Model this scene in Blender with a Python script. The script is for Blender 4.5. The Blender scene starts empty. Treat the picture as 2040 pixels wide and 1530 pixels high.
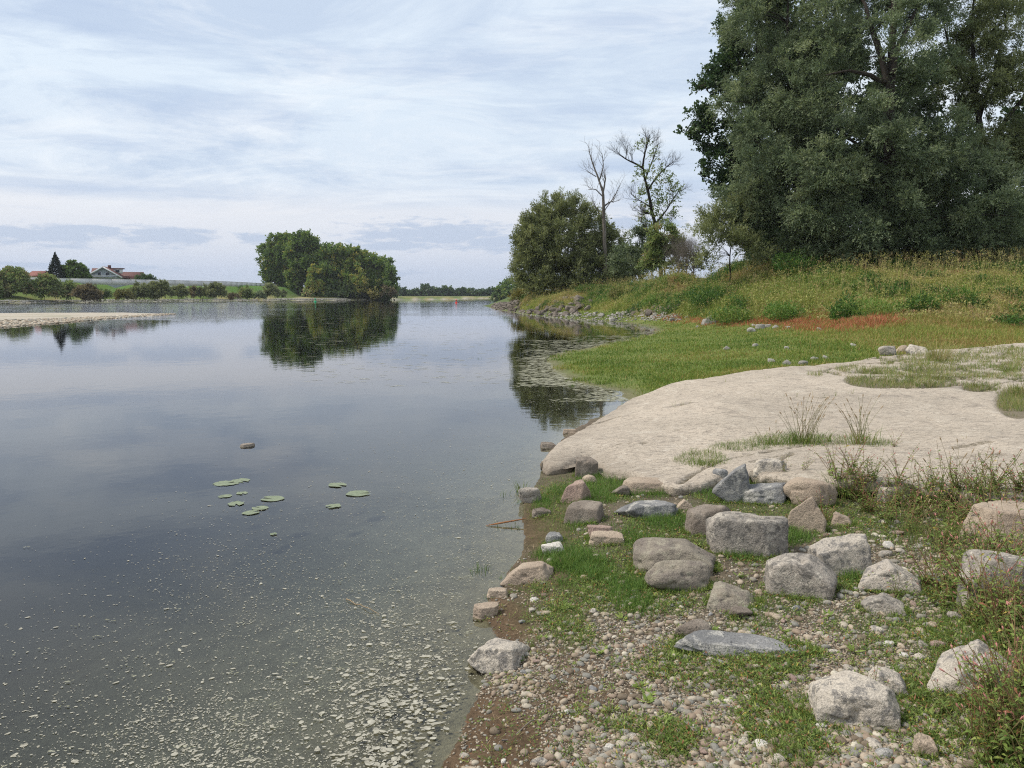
import bpy, bmesh, math, random
import numpy as np
from mathutils import Vector

# ------------------------------------------------------------------ camera, sky, sun, exposure
S = bpy.context.scene
COL = S.collection
F = 1529.0            # focal length in px of the 2040x1530 photograph
EYE = 2.0             # eye height above the water
HOR = 588.5           # horizon row
PITCH = math.atan((765 - HOR) / F)
cam_d = bpy.data.cameras.new('camera'); cam = bpy.data.objects.new('camera', cam_d); COL.objects.link(cam)
cam_d.sensor_width = 36; cam_d.lens = 36 * F / 2040
cam_d.clip_start = 0.05; cam_d.clip_end = 30000
cam.location = (0, 0, EYE); cam.rotation_euler = (math.pi / 2 - PITCH, 0, 0)
S.camera = cam
S.view_settings.view_transform = 'Standard'; S.view_settings.look = 'None'
S.view_settings.exposure = 0.28; S.view_settings.gamma = 1.0; S.view_settings.use_curve_mapping = False
S.cycles.max_bounces = 8; S.cycles.transparent_max_bounces = 24
S.cycles.diffuse_bounces = 3; S.cycles.glossy_bounces = 3; S.cycles.volume_bounces = 0
S.cycles.use_denoising = False; S.cycles.filter_width = 1.15; S.cycles.sample_clamp_indirect = 4.0
try: S.cycles.denoiser = 'OPENIMAGEDENOISE'
except Exception: pass

SUN_EL, SUN_AZ = math.radians(54), math.radians(-82)    # azimuth from +Y towards +X
sd = bpy.data.lights.new('sun', 'SUN'); sun = bpy.data.objects.new('sun', sd); COL.objects.link(sun)
sd.energy = 3.0; sd.angle = math.radians(11); sd.color = (1.0, 0.93, 0.82)
sv = Vector((math.sin(SUN_AZ) * math.cos(SUN_EL), math.cos(SUN_AZ) * math.cos(SUN_EL), math.sin(SUN_EL)))
sun.rotation_euler = sv.to_track_quat('Z', 'Y').to_euler(); sun.location = (0, 0, 60)

class NT:
    """small node-tree writer"""
    def __init__(s, tree): s.t = tree; s.n = tree.nodes; s.l = tree.links
    def node(s, typ, **kw):
        n = s.n.new(typ)
        for k, v in kw.items():
            if k == 'inp':
                for i, val in v.items():
                    if hasattr(val, 'default_value') or isinstance(val, bpy.types.NodeSocket): s.l.new(val, n.inputs[i])
                    else: n.inputs[i].default_value = val
            else: setattr(n, k, v)
        return n
    def math(s, op, a, b=0.0, c=None, clamp=False):
        d = {0: a, 1: b}
        if c is not None: d[2] = c
        return s.node('ShaderNodeMath', operation=op, use_clamp=clamp, inp=d).outputs[0]
    def mix(s, fac, a, b, mode='MIX'):
        n = s.node('ShaderNodeMix', data_type='RGBA', blend_type=mode)
        for i, v in ((0, fac), (6, a), (7, b)):
            if isinstance(v, bpy.types.NodeSocket): s.l.new(v, n.inputs[i])
            else: n.inputs[i].default_value = v if i == 0 else (*v, 1)
        return n.outputs[2]
    def ramp(s, fac, stops, interp='LINEAR'):
        n = s.node('ShaderNodeValToRGB', inp={0: fac}); r = n.color_ramp; r.interpolation = interp
        while len(r.elements) < len(stops): r.elements.new(0.5)
        for e, (p, c) in zip(r.elements, stops):
            e.position = p; e.color = (*c, 1) if hasattr(c, '__len__') else (c, c, c, 1)
        return n.outputs[0]
    def noise(s, vec, scale, detail=5, rough=0.55, dist=0.0):
        n = s.node('ShaderNodeTexNoise', inp={'Scale': scale, 'Detail': detail, 'Roughness': rough, 'Distortion': dist})
        if vec is not None: s.l.new(vec, n.inputs['Vector'])
        return n.outputs[0]
    def mapping(s, vec, scale=(1, 1, 1), loc=(0, 0, 0), rot=(0, 0, 0)):
        n = s.node('ShaderNodeMapping'); s.l.new(vec, n.inputs[0])
        n.inputs['Scale'].default_value = scale; n.inputs['Location'].default_value = loc; n.inputs['Rotation'].default_value = rot
        return n.outputs[0]

world = bpy.data.worlds.new('World'); S.world = world; world.use_nodes = True
T = NT(world.node_tree); T.n.clear()
out = T.node('ShaderNodeOutputWorld')
sky = T.node('ShaderNodeTexSky', sky_type='NISHITA', sun_disc=False, sun_elevation=SUN_EL, sun_rotation=SUN_AZ, air_density=1.0, dust_density=3.0)
bg1 = T.node('ShaderNodeBackground', inp={0: sky.outputs[0], 1: 0.08})
tc = T.node('ShaderNodeTexCoord').outputs['Generated']
sep = T.node('ShaderNodeSeparateXYZ', inp={0: tc})
dx, dy, dz = sep.outputs
zc = T.math('MAXIMUM', dz, 0.0)
den = T.math('ADD', zc, 0.17)
cx = T.math('DIVIDE', dx, den); cy = T.math('DIVIDE', dy, den)
pl = T.node('ShaderNodeCombineXYZ', inp={0: cx, 1: cy, 2: 0.0}).outputs[0]
base = T.ramp(zc, [(0.0, (.46, .54, .69)), (.03, (.52, .59, .73)), (.06, (.64, .68, .77)), (.105, (.74, .76, .81)), (.14, (.64, .72, .82)), (.24, (.68, .77, .86)), (.38, (.74, .82, .90)), (1.0, (.62, .68, .74))])
# streaky high cloud
m1 = T.mapping(pl, scale=(0.75, 1.25, 1), loc=(3.1, 1.7, 0), rot=(0, 0, math.radians(18)))
n1 = T.noise(m1, 1.0, 12, 0.66, 0.9)
dark = T.ramp(n1, [(0.40, 1.0), (0.55, 0.0)])
m2 = T.mapping(pl, scale=(1.1, 1.6, 1), loc=(7.7, 2.2, 0), rot=(0, 0, math.radians(-16)))
n2 = T.noise(m2, 1.2, 12, 0.70, 0.6)
bright = T.ramp(n2, [(0.47, 0.0), (0.66, 1.0)])
fadez = T.ramp(zc, [(0.09, 0.05), (0.14, 1.0)])
c = T.mix(T.math('MULTIPLY', T.math('MULTIPLY', dark, fadez), 0.70), base, (.44, .54, .70))
c = T.mix(T.math('MULTIPLY', T.math('MULTIPLY', bright, fadez), 0.75), c, (.82, .86, .90))
# low row of small grey-blue clouds
az = T.math('ARCTAN2', dx, dy)
el = T.math('ARCSINE', dz)
ae = T.node('ShaderNodeCombineXYZ', inp={0: az, 1: T.math('MULTIPLY', el, 4.2), 2: 0.3}).outputs[0]
n3 = T.noise(ae, 30.0, 9, 0.66, 0.3)
def cloud(px, py, rx, ry):
    a0, e0 = math.atan((px - 1020) / F), math.atan((HOR - py) / F)
    u = T.math('DIVIDE', T.math('SUBTRACT', az, a0), rx / F); v = T.math('DIVIDE', T.math('SUBTRACT', el, e0), ry / F)
    r = T.math('SQRT', T.math('ADD', T.math('MULTIPLY', u, u), T.math('MULTIPLY', v, v)))
    return T.math('SUBTRACT', 1.0, r)
cm = None
for q in [(100, 488, 140, 22), (210, 478, 50, 14), (340, 484, 105, 22), (870, 470, 190, 30), (520, 482, 50, 12), (1010, 488, 120, 20), (790, 492, 90, 14), (1260, 450, 150, 16), (700, 545, 150, 8), (150, 540, 200, 9)]:
    k = cloud(*q); cm = k if cm is None else T.math('MAXIMUM', cm, k)
cmask = T.math('MULTIPLY', T.math('ADD', cm, T.math('MULTIPLY', T.math('SUBTRACT', n3, 0.5), 2.6)), 2.2, clamp=True)
cmask = T.math('MULTIPLY', cmask, T.math('GREATER_THAN', cm, -1.0))
c = T.mix(T.math('MULTIPLY', cmask, 0.75), c, (.42, .51, .67))
# broad darker veils where the photograph has them
def veil(px, py, rx, ry): return T.math('MAXIMUM', cloud(px, py, rx, ry), 0.0)
n4 = T.noise(T.mapping(ae, scale=(1, 2.0, 1)), 9.0, 7, 0.62, 0.8)
vm = None
for q in [(420, 245, 320, 60), (900, 150, 420, 60), (1150, 230, 260, 60), (160, 130, 300, 60), (1250, 345, 420, 22), (250, 325, 160, 22), (200, 405, 420, 22), (1350, 400, 220, 60), (1200, 80, 300, 40)]:
    k = veil(*q); vm = k if vm is None else T.math('MAXIMUM', vm, k)
vm = T.math('MULTIPLY', T.math('SUBTRACT', T.math('ADD', T.math('MULTIPLY', vm, 0.9), T.math('MULTIPLY', n4, 1.6)), 0.98), 1.5, clamp=True)
c = T.mix(T.math('MULTIPLY', vm, 0.6), c, (.43, .53, .70))
bg2 = T.node('ShaderNodeBackground', inp={0: c, 1: 1.0})
mixw = T.node('ShaderNodeMixShader', inp={0: 0.9, 1: bg1.outputs[0], 2: bg2.outputs[0]})
T.l.new(mixw.outputs[0], out.inputs[0])

# ------------------------------------------------------------------ helpers
rng = np.random.default_rng(7)
ct, st = math.cos(PITCH), math.sin(PITCH)
def ray(px, py):
    u = (np.asarray(px, float) - 1020) / F; v = -(np.asarray(py, float) - 765) / F
    return u, ct + v * st, -st + v * ct
def gp(px, py, z=0.0):
    """pixel of the photo -> point on the level z"""
    a, b, c_ = ray(px, py); t = (z - EYE) / c_
    return a * t, b * t
def at(px, py, Y):
    a, b, c_ = ray(px, py); t = Y / b
    return np.array([a * t, Y, EYE + c_ * t])
def proj(x, y, z):
    zz = z - EYE; d = y * ct - zz * st; v = y * st + zz * ct
    d = np.where(d < 0.05, 0.05, d)
    return 1020 + F * x / d, 765 - F * v / d

def _h(ix, iy, iz, seed):
    n = (ix.astype(np.int64) * 374761393 + iy.astype(np.int64) * 668265263 + iz.astype(np.int64) * 2147483647 + seed * 974711) & 0xffffffff
    n = ((n ^ (n >> 13)) * 1274126177) & 0xffffffff
    n = ((n ^ (n >> 16)) * 2246822519) & 0xffffffff
    return ((n ^ (n >> 15)) & 0xffffff) / float(0xffffff)
def vnoise(x, y, z=None, seed=0):
    x = np.asarray(x, float); y = np.asarray(y, float); z = np.zeros_like(x) if z is None else np.asarray(z, float)
    ix, iy, iz = np.floor(x), np.floor(y), np.floor(z)
    fx, fy, fz = x - ix, y - iy, z - iz
    fx, fy, fz = [f * f * (3 - 2 * f) for f in (fx, fy, fz)]
    r = 0
    for a in (0, 1):
        for b in (0, 1):
            for c_ in (0, 1):
                w = (fx if a else 1 - fx) * (fy if b else 1 - fy) * (fz if c_ else 1 - fz)
                r = r + w * _h(ix + a, iy + b, iz + c_, seed)
    return r * 2 - 1
def fbm(x, y, z=None, oct=4, seed=0, gain=0.5):
    r = 0; a = 1.0; f = 1.0; n = 0
    for o in range(oct):
        r = r + a * vnoise(np.asarray(x) * f, np.asarray(y) * f, None if z is None else np.asarray(z) * f, seed + o * 17); n += a; a *= gain; f *= 2.03
    return r / n
def sstep(x, a, b):
    t = np.clip((x - a) / (b - a), 0, 1); return t * t * (3 - 2 * t)
def norm(v): return v / np.maximum(np.linalg.norm(v, axis=-1, keepdims=True), 1e-9)

def tag(o, label=None, cat=None, group=None, kind=None):
    if label: o['label'] = label
    if cat: o['category'] = cat
    if group: o['group'] = group
    if kind: o['kind'] = kind
    return o
def mesh_np(name, V, faces, n, mat, tint=None, smooth=False, parent=None, col=None):
    """faces: flat int array of n-gons all of size n"""
    me = bpy.data.meshes.new(name); V = np.asarray(V, np.float32).reshape(-1, 3); faces = np.asarray(faces, np.int32).ravel()
    me.vertices.add(len(V)); me.vertices.foreach_set('co', V.ravel())
    nf = len(faces) // n
    me.loops.add(len(faces)); me.loops.foreach_set('vertex_index', faces)
    me.polygons.add(nf); me.polygons.foreach_set('loop_start', np.arange(0, nf * n, n, dtype=np.int32))
    if smooth: me.polygons.foreach_set('use_smooth', np.ones(nf, bool))
    me.update(calc_edges=True)
    if tint is not None:
        a = me.attributes.new('tint', 'FLOAT', 'FACE'); a.data.foreach_set('value', np.asarray(tint, np.float32))
    if col is not None:
        a = me.attributes.new('gcol', 'FLOAT_COLOR', 'POINT'); a.data.foreach_set('color', np.asarray(col, np.float32).ravel())
    me.materials.append(mat)
    o = bpy.data.objects.new(name, me); COL.objects.link(o)
    if parent is not None: o.parent = parent
    return o
def empty(name, loc, rz=0):
    o = bpy.data.objects.new(name, None); COL.objects.link(o); o.location = loc; o.rotation_euler = (0, 0, rz); o.empty_display_size = 0.2
    return o
def copy_tree(o, parent=None):
    c_ = o.copy(); COL.objects.link(c_); c_.parent = parent
    for ch in o.children: copy_tree(ch, c_)
    return c_

# quads: leaves and blades
def leaf_quads(P, A, N, L, W):
    """rhombic leaves: base P, axis A, side = A x N"""
    sd_ = norm(np.cross(A, N)); L = np.asarray(L)[:, None]; W = np.asarray(W)[:, None]
    m = P + A * L * 0.45
    V = np.stack([P, m + sd_ * W * 0.5, P + A * L, m - sd_ * W * 0.5], 1)
    return V.reshape(-1, 3)
def blade_quads(P, D, Hh, W, bend):
    """grass blades: base P, lean D (horizontal unit), height, width, bend"""
    n = len(P); Hh = Hh[:, None]; W = W[:, None]; bend = bend[:, None]
    up = np.array([0, 0, 1.0]); a = rng.uniform(0, 2 * np.pi, n)
    sd_ = np.stack([np.cos(a), np.sin(a), np.zeros(n)], 1)
    m = P + up * Hh * 0.55 + D * Hh * bend * 0.3
    t = P + up * Hh * (1 - 0.35 * bend) + D * Hh * bend * 0.95
    V = np.stack([P - sd_ * W * .5, P + sd_ * W * .5, m + sd_ * W * .38, m - sd_ * W * .38, t + sd_ * W * .06, t - sd_ * W * .06], 1).reshape(-1, 3)
    b = np.arange(n)[:, None] * 6
    Q = np.concatenate([b + [0, 1, 2, 3], b + [3, 2, 4, 5]], 1).ravel()
    return V, Q
def rdir(n):
    v = rng.normal(size=(n, 3)); return norm(v)
def tube(pts, rad, k=6):
    pts = np.asarray(pts, float); n = len(pts)
    d = np.gradient(pts, axis=0); d = norm(d)
    ref = np.array([0.31, 0.17, 0.93]) if abs(d[0][2]) < 0.9 else np.array([1, 0.1, 0.05])
    s = norm(np.cross(d, ref)); t = np.cross(d, s)
    a = np.linspace(0, 2 * np.pi, k, endpoint=False)
    V = pts[:, None, :] + (s[:, None, :] * np.cos(a)[None, :, None] + t[:, None, :] * np.sin(a)[None, :, None]) * np.asarray(rad)[:, None, None]
    V = V.reshape(-1, 3); Q = []
    for i in range(n - 1):
        for j in range(k):
            Q += [i * k + j, i * k + (j + 1) % k, (i + 1) * k + (j + 1) % k, (i + 1) * k + j]
    return V, np.array(Q)
class Bag:
    def __init__(s): s.V = []; s.Q = []; s.t = []; s.n = 0
    def add(s, V, Q, t=0.5):
        V = np.asarray(V).reshape(-1, 3); Q = np.asarray(Q).ravel()
        s.V.append(V); s.Q.append(Q + s.n); s.n += len(V)
        nf = len(Q) // 4; s.t.append(np.broadcast_to(np.asarray(t, float), (nf,)) if np.ndim(t) == 0 else np.asarray(t))
    def leaves(s, P, A, N, L, W, t=0.5):
        V = leaf_quads(P, A, N, L, W); s.add(V, np.arange(len(V)), t)
    def build(s, name, mat, parent=None, smooth=False):
        return mesh_np(name, np.concatenate(s.V), np.concatenate(s.Q), 4, mat, np.concatenate(s.t), smooth, parent)

_ico = {}
def ico(k):
    if k not in _ico:
        bm = bmesh.new(); bmesh.ops.create_icosphere(bm, subdivisions=k, radius=1.0)
        bm.verts.ensure_lookup_table()
        V = np.array([v.co[:] for v in bm.verts]); Fc = np.array([[v.index for v in f.verts] for f in bm.faces]); bm.free()
        _ico[k] = (norm(V), Fc)
    return _ico[k]

# ------------------------------------------------------------------ materials
def mat(name):
    m = bpy.data.materials.new(name); m.use_nodes = True; t = NT(m.node_tree); t.n.clear()
    o = t.node('ShaderNodeOutputMaterial'); return m, t, o
def pos(t): return t.node('ShaderNodeNewGeometry').outputs['Position']
def objc(t): return t.node('ShaderNodeTexCoord').outputs['Object']
def principled(t, o, col, rough=0.8, bump=None, bstr=0.3, bdist=0.02, spec=0.3, metallic=0.0):
    p = t.node('ShaderNodeBsdfPrincipled')
    for k, v in (('Base Color', col), ('Roughness', rough)):
        if isinstance(v, bpy.types.NodeSocket): t.l.new(v, p.inputs[k])
        else: p.inputs[k].default_value = (*v, 1) if k == 'Base Color' else v
    p.inputs['Specular IOR Level'].default_value = spec; p.inputs['Metallic'].default_value = metallic
    if bump is not None:
        b = t.node('ShaderNodeBump', inp={'Strength': bstr, 'Distance': bdist, 'Height': bump}); t.l.new(b.outputs[0], p.inputs['Normal'])
    t.l.new(p.outputs[0], o.inputs[0]); return p
def leafmat(name, stops, trans=0.35, rough=0.6):
    m, t, o = mat(name)
    a = t.node('ShaderNodeAttribute', attribute_name='tint').outputs['Fac']
    c_ = t.ramp(a, stops)
    d = t.node('ShaderNodeBsdfPrincipled', inp={'Base Color': c_, 'Roughness': rough}); d.inputs['Specular IOR Level'].default_value = 0.25
    tr = t.node('ShaderNodeBsdfTranslucent', inp={0: t.mix(0.5, c_, (1, 1, .5), 'MULTIPLY')})
    mx = t.node('ShaderNodeMixShader', inp={0: trans, 1: d.outputs[0], 2: tr.outputs[0]})
    t.l.new(mx.outputs[0], o.inputs[0]); return m
def barkmat(name, a, b, scale=6):
    m, t, o = mat(name); v = t.mapping(pos(t), scale=(1, 1, .25)); n = t.noise(v, scale, 6, .65)
    principled(t, o, t.ramp(n, [(.35, a), (.65, b)]), .9, n, .7, .03, .1); return m
def rockmat(name, c1, c2, dark=(.09, .09, .10), lich=0.0, scale=9.0, pale=None, strat=0.0):
    m, t, o = mat(name); p = pos(t)
    big = t.noise(p, scale * .5, 4, .6, .4); fine = t.noise(p, scale * 12, 6, .72)
    med = t.noise(p, scale * 3, 5, .65)
    col = t.mix(t.ramp(big, [(.38, 0.0), (.62, 1.0)]), c1, c2)
    if pale: col = t.mix(t.ramp(t.noise(p, scale * 1.3, 5, .7, .6), [(.52, 0.0), (.60, .8)]), col, pale)
    if lich > 0:
        lm = t.math('MULTIPLY', t.ramp(t.noise(p, scale * 1.9, 7, .75, .5), [(.64 - lich * .1, 0.0), (.70 - lich * .1, 1.0)]), .65)
        col = t.mix(lm, col, dark)
    col = t.mix(1.0, col, t.ramp(fine, [(.25, .45), (.5, 1.0), (.75, 1.45)]), 'MULTIPLY')
    pits = t.ramp(t.noise(p, scale * 22, 3, .6), [(.30, 0.35), (.40, 1.0)])
    col = t.mix(.8, col, pits, 'MULTIPLY')
    hgt = t.math('ADD', t.math('MULTIPLY', fine, .5), t.math('MULTIPLY', med, 1.0))
    if strat:
        w = t.noise(t.mapping(p, scale=(2, 2, 26)), 2.0, 4, .6, .3); hgt = t.math('ADD', hgt, t.math('MULTIPLY', w, strat))
    principled(t, o, col, .88, hgt, .8, .018, .2); return m

M = {}
M['willow'] = leafmat('willow_leaf', [(0, (.075, .105, .065)), (.5, (.165, .215, .120)), (1, (.32, .36, .21))], .38)
M['willow2'] = leafmat('willow_leaf_olive', [(0, (.085, .105, .05)), (.5, (.19, .22, .10)), (1, (.33, .35, .17))], .38)
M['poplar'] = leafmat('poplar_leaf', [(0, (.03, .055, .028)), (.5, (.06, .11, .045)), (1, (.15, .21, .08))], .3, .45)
M['farleaf'] = leafmat('far_poplar_leaf', [(0, (.065, .105, .035)), (.45, (.125, .20, .05)), (.8, (.21, .30, .07)), (1, (.42, .36, .09))], .38)
M['shrubleaf'] = leafmat('shrub_leaf', [(0, (.10, .15, .055)), (.5, (.20, .27, .10)), (.85, (.30, .36, .14)), (1, (.34, .27, .15))], .4)
M['brownshrub'] = leafmat('brown_shrub_leaf', [(0, (.10, .09, .055)), (.6, (.17, .14, .085)), (1, (.24, .19, .10))], .3)
M['yellowshrub'] = leafmat('yellow_shrub_leaf', [(0, (.12, .13, .04)), (.6, (.24, .22, .07)), (1, (.32, .26, .09))], .3)
M['spruce'] = leafmat('spruce_needle', [(0, (.012, .022, .016)), (1, (.028, .045, .030))], .1)
M['bark'] = barkmat('dark_bark', (.018, .014, .011), (.055, .046, .038))
M['palebark'] = barkmat('pale_bark', (.16, .14, .12), (.36, .33, .29), 3)
M['deadwood'] = barkmat('dead_wood', (.10, .085, .07), (.24, .21, .18), 3)
M['grass'] = leafmat('grass_blade', [(0, (.07, .12, .025)), (.4, (.14, .22, .05)), (.75, (.24, .29, .08)), (.9, (.32, .30, .12)), (1, (.40, .33, .17))], .35)
M['lush'] = leafmat('lush_grass_blade', [(0, (.06, .12, .025)), (.6, (.14, .25, .05)), (1, (.28, .36, .10))], .35)
M['meadow'] = leafmat('meadow_blade', [(0, (.10, .17, .03)), (.45, (.21, .28, .055)), (.7, (.31, .31, .08)), (.86, (.34, .26, .10)), (1, (.46, .17, .09))], .3)
M['bankweed'] = leafmat('embankment_weed_leaf', [(0, (.045, .10, .025)), (.22, (.10, .20, .04)), (.45, (.24, .30, .07)), (.65, (.42, .40, .13)), (.85, (.44, .36, .18)), (1, (.32, .16, .09))], .35)
M['redweed'] = leafmat('red_weed', [(0, (.24, .20, .06)), (.5, (.34, .11, .06)), (1, (.40, .15, .09))], .3)
M['weed'] = leafmat('weed_leaf', [(0, (.09, .13, .035)), (.5, (.17, .25, .055)), (.85, (.32, .38, .10)), (.95, (.48, .38, .09)), (1, (.34, .15, .08))], .35)
M['stem'] = leafmat('weed_stem', [(0, (.15, .19, .06)), (.5, (.21, .19, .08)), (1, (.26, .11, .07))], .1)
M['drygrass'] = leafmat('dry_grass_blade', [(0, (.28, .20, .11)), (1, (.50, .38, .24))], .3)
M['granite'] = rockmat('pale_granite', (.54, .48, .40), (.42, .375, .32), (.11, .11, .115), 1.3, 9)
M['granite2'] = rockmat('grey_granite', (.38, .335, .285), (.27, .245, .215), (.10, .095, .09), 1.3, 8, (.50, .45, .38))
M['slate'] = rockmat('blue_grey_slate', (.26, .255, .25), (.17, .17, .17), (.07, .07, .075), .3, 7, (.44, .42, .38))
M['sand'] = rockmat('tan_sandstone', (.42, .34, .26), (.33, .26, .20), (.14, .10, .08), .2, 8)
M['pinkrock'] = rockmat('pinkish_stone', (.36, .27, .22), (.28, .20, .17), (.13, .10, .09), .3, 8)
M['brownrock'] = rockmat('brown_rock', (.30, .255, .21), (.17, .14, .115), (.07, .06, .05), .6, 10)
M['mossy'] = rockmat('mossy_rock', (.29, .255, .20), (.20, .17, .145), (.12, .10, .09), .4, 10, (.34, .31, .24))
M['white'] = rockmat('white_stone', (.66, .62, .55), (.50, .47, .43), (.2, .2, .2), .1, 9)
M['riprap'] = rockmat('riprap_stone', (.11, .092, .078), (.20, .17, .14), (.06, .06, .06), .5, 1.2)
M['palerip'] = rockmat('pale_riprap_stone', (.36, .34, .30), (.26, .245, .22), (.16, .16, .15), .3, 1.5)

# slab
m, t, o = mat('weathered_conglomerate'); p = pos(t)
big = t.noise(t.mapping(p, scale=(1, 1.0, 1)), .7, 5, .6, .3); med = t.noise(p, 14, 6, .7); fine = t.noise(p, 90, 5, .75)
streak = t.noise(t.mapping(p, scale=(1.0, 3.2, 3), rot=(0, 0, .25)), 9, 6, .7, .4)
col = t.mix(t.ramp(big, [(.35, 0.0), (.65, 1.0)]), (.49, .42, .34), (.40, .345, .28))
blot = t.noise(p, 2.3, 8, .75, .8)
col = t.mix(t.ramp(blot, [(.36, .65), (.46, 0.0)]), col, (.25, .215, .18))
col = t.mix(t.ramp(blot, [(.56, .0), (.64, .45)]), col, (.60, .545, .46))
col = t.mix(t.ramp(streak, [(.40, .65), (.455, 0.0)]), col, (.22, .19, .16))
col = t.mix(t.ramp(streak, [(.56, .0), (.66, .6)]), col, (.58, .53, .46))
col = t.mix(1.0, col, t.ramp(fine, [(.3, .62), (.5, 1.0), (.72, 1.25)]), 'MULTIPLY')
col = t.mix(1.0, col, t.ramp(t.noise(p, 40, 4, .6), [(.33, .45), (.42, 1.0)]), 'MULTIPLY')
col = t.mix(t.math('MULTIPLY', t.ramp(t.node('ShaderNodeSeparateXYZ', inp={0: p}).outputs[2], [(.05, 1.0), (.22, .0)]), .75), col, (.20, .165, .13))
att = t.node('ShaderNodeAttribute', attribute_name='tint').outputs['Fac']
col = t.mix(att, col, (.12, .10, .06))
principled(t, o, col, .9, t.math('ADD', t.math('ADD', t.math('MULTIPLY', streak, 1.2), t.math('MULTIPLY', med, .8)), t.math('MULTIPLY', fine, .35)), .9, .02, .15)
M['slab'] = m
# ground
m, t, o = mat('ground_soil'); p = pos(t)
gc = t.node('ShaderNodeAttribute', attribute_name='gcol').outputs['Color']
n_a = t.noise(p, 55, 6, .75); n_b = t.noise(p, 6, 6, .7)
col = t.mix(1.0, gc, t.ramp(n_a, [(.25, .45), (.5, 1.0), (.75, 1.5)]), 'MULTIPLY')
col = t.mix(1.0, col, t.ramp(n_b, [(.3, .7), (.5, 1.0), (.7, 1.25)]), 'MULTIPLY')
principled(t, o, col, .95, t.math('ADD', n_a, t.math('MULTIPLY', n_b, 2)), .9, .02, .1)
M['ground'] = m
# pebbles
def pebmat(name, gain=1.0, dirty=0.0):
    m, t, o = mat(name)
    a = t.node('ShaderNodeAttribute', attribute_name='tint').outputs['Fac']
    g = lambda c_: (c_[0] * gain * 1.07, c_[1] * gain, c_[2] * gain * .88)
    col = t.ramp(a, [(0, g((.20, .165, .13))), (.12, g((.33, .28, .23))), (.25, g((.44, .39, .33))), (.38, g((.30, .29, .27))), (.5, g((.50, .47, .42))), (.6, g((.26, .265, .26))), (.7, g((.34, .275, .23))), (.8, g((.48, .42, .36))), (.9, g((.36, .36, .35))), (.97, g((.66, .64, .58))), (1, g((.48, .36, .24)))], 'CONSTANT')
    n_ = t.noise(pos(t), 130, 4, .7)
    col = t.mix(1.0, col, t.ramp(n_, [(.3, .7), (.55, 1.0), (.75, 1.2)]), 'MULTIPLY')
    principled(t, o, col, .75, n_, .3, .004, .3); return m
M['pebble'] = pebmat('river_pebble', .74)
M['farpebble'] = pebmat('bar_pebble', 1.1)
# foam, pads
def plainmat(name, a, b, scale=20, rough=.8, spec=.3):
    m, t, o = mat(name); n_ = t.noise(pos(t), scale, 5, .65); principled(t, o, t.ramp(n_, [(.35, a), (.65, b)]), rough, n_, .3, .01, spec); return m
M['foam'] = plainmat('river_foam', (.24, .225, .18), (.42, .40, .33), 35)
M['algae'] = plainmat('floating_algae', (.20, .20, .12), (.42, .41, .32), 8)
M['pad'] = plainmat('lily_pad_leaf', (.13, .16, .09), (.22, .25, .15), 30, .45)
M['wetstick'] = plainmat('wet_reed', (.20, .09, .04), (.38, .17, .07), 30)
# water
m, t, o = mat('river_water'); p = pos(t)
sepp = t.node('ShaderNodeSeparateXYZ', inp={0: p})
calm = t.noise(t.mapping(p, scale=(.9, .9, 1)), 1.4, 4, .55)
rip = t.noise(t.mapping(p, scale=(.35, .8, 1)), 1.6, 5, .6, .6)
far_ = t.ramp(t.math('DIVIDE', sepp.outputs[1], 400.0), [(.155, 0.0), (.20, 1.0)])      # the riffled current beyond the gravel bar
leftm = t.ramp(t.math('ADD', t.math('DIVIDE', t.math('ADD', sepp.outputs[0], 10.0), t.math('MAXIMUM', sepp.outputs[1], 1.0)), .7), [(.30, 1.0), (.56, 0.06)])
patch = t.ramp(t.noise(t.mapping(p, scale=(.02, .06, 1)), 1.0, 4, .6), [(.35, .25), (.6, 1.0)])
rm = t.math('MULTIPLY', t.math('MULTIPLY', far_, leftm), patch)
hgt = t.math('ADD', t.math('MULTIPLY', calm, .0028), t.math('MULTIPLY', t.math('MULTIPLY', rip, rm), .22))
bmp = t.node('ShaderNodeBump', inp={'Strength': 1.0, 'Distance': 1.0, 'Height': hgt})
fr = t.node('ShaderNodeFresnel', inp={'IOR': 1.333}); t.l.new(bmp.outputs[0], fr.inputs['Normal'])
gl = t.node('ShaderNodeBsdfGlossy', inp={'Color': (.99, .99, 1, 1), 'Roughness': .03}); t.l.new(bmp.outputs[0], gl.inputs['Normal'])
tr = t.node('ShaderNodeBsdfTransparent', inp={0: (.9, .95, .9, 1)})
mx = t.node('ShaderNodeMixShader', inp={0: fr.outputs[0], 1: tr.outputs[0], 2: gl.outputs[0]})
t.l.new(mx.outputs[0], o.inputs[0])
va = t.node('ShaderNodeVolumeAbsorption', inp={0: (.62, .62, .60, 1), 1: 2.7}); t.l.new(va.outputs[0], o.inputs['Volume'])
M['water'] = m

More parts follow.
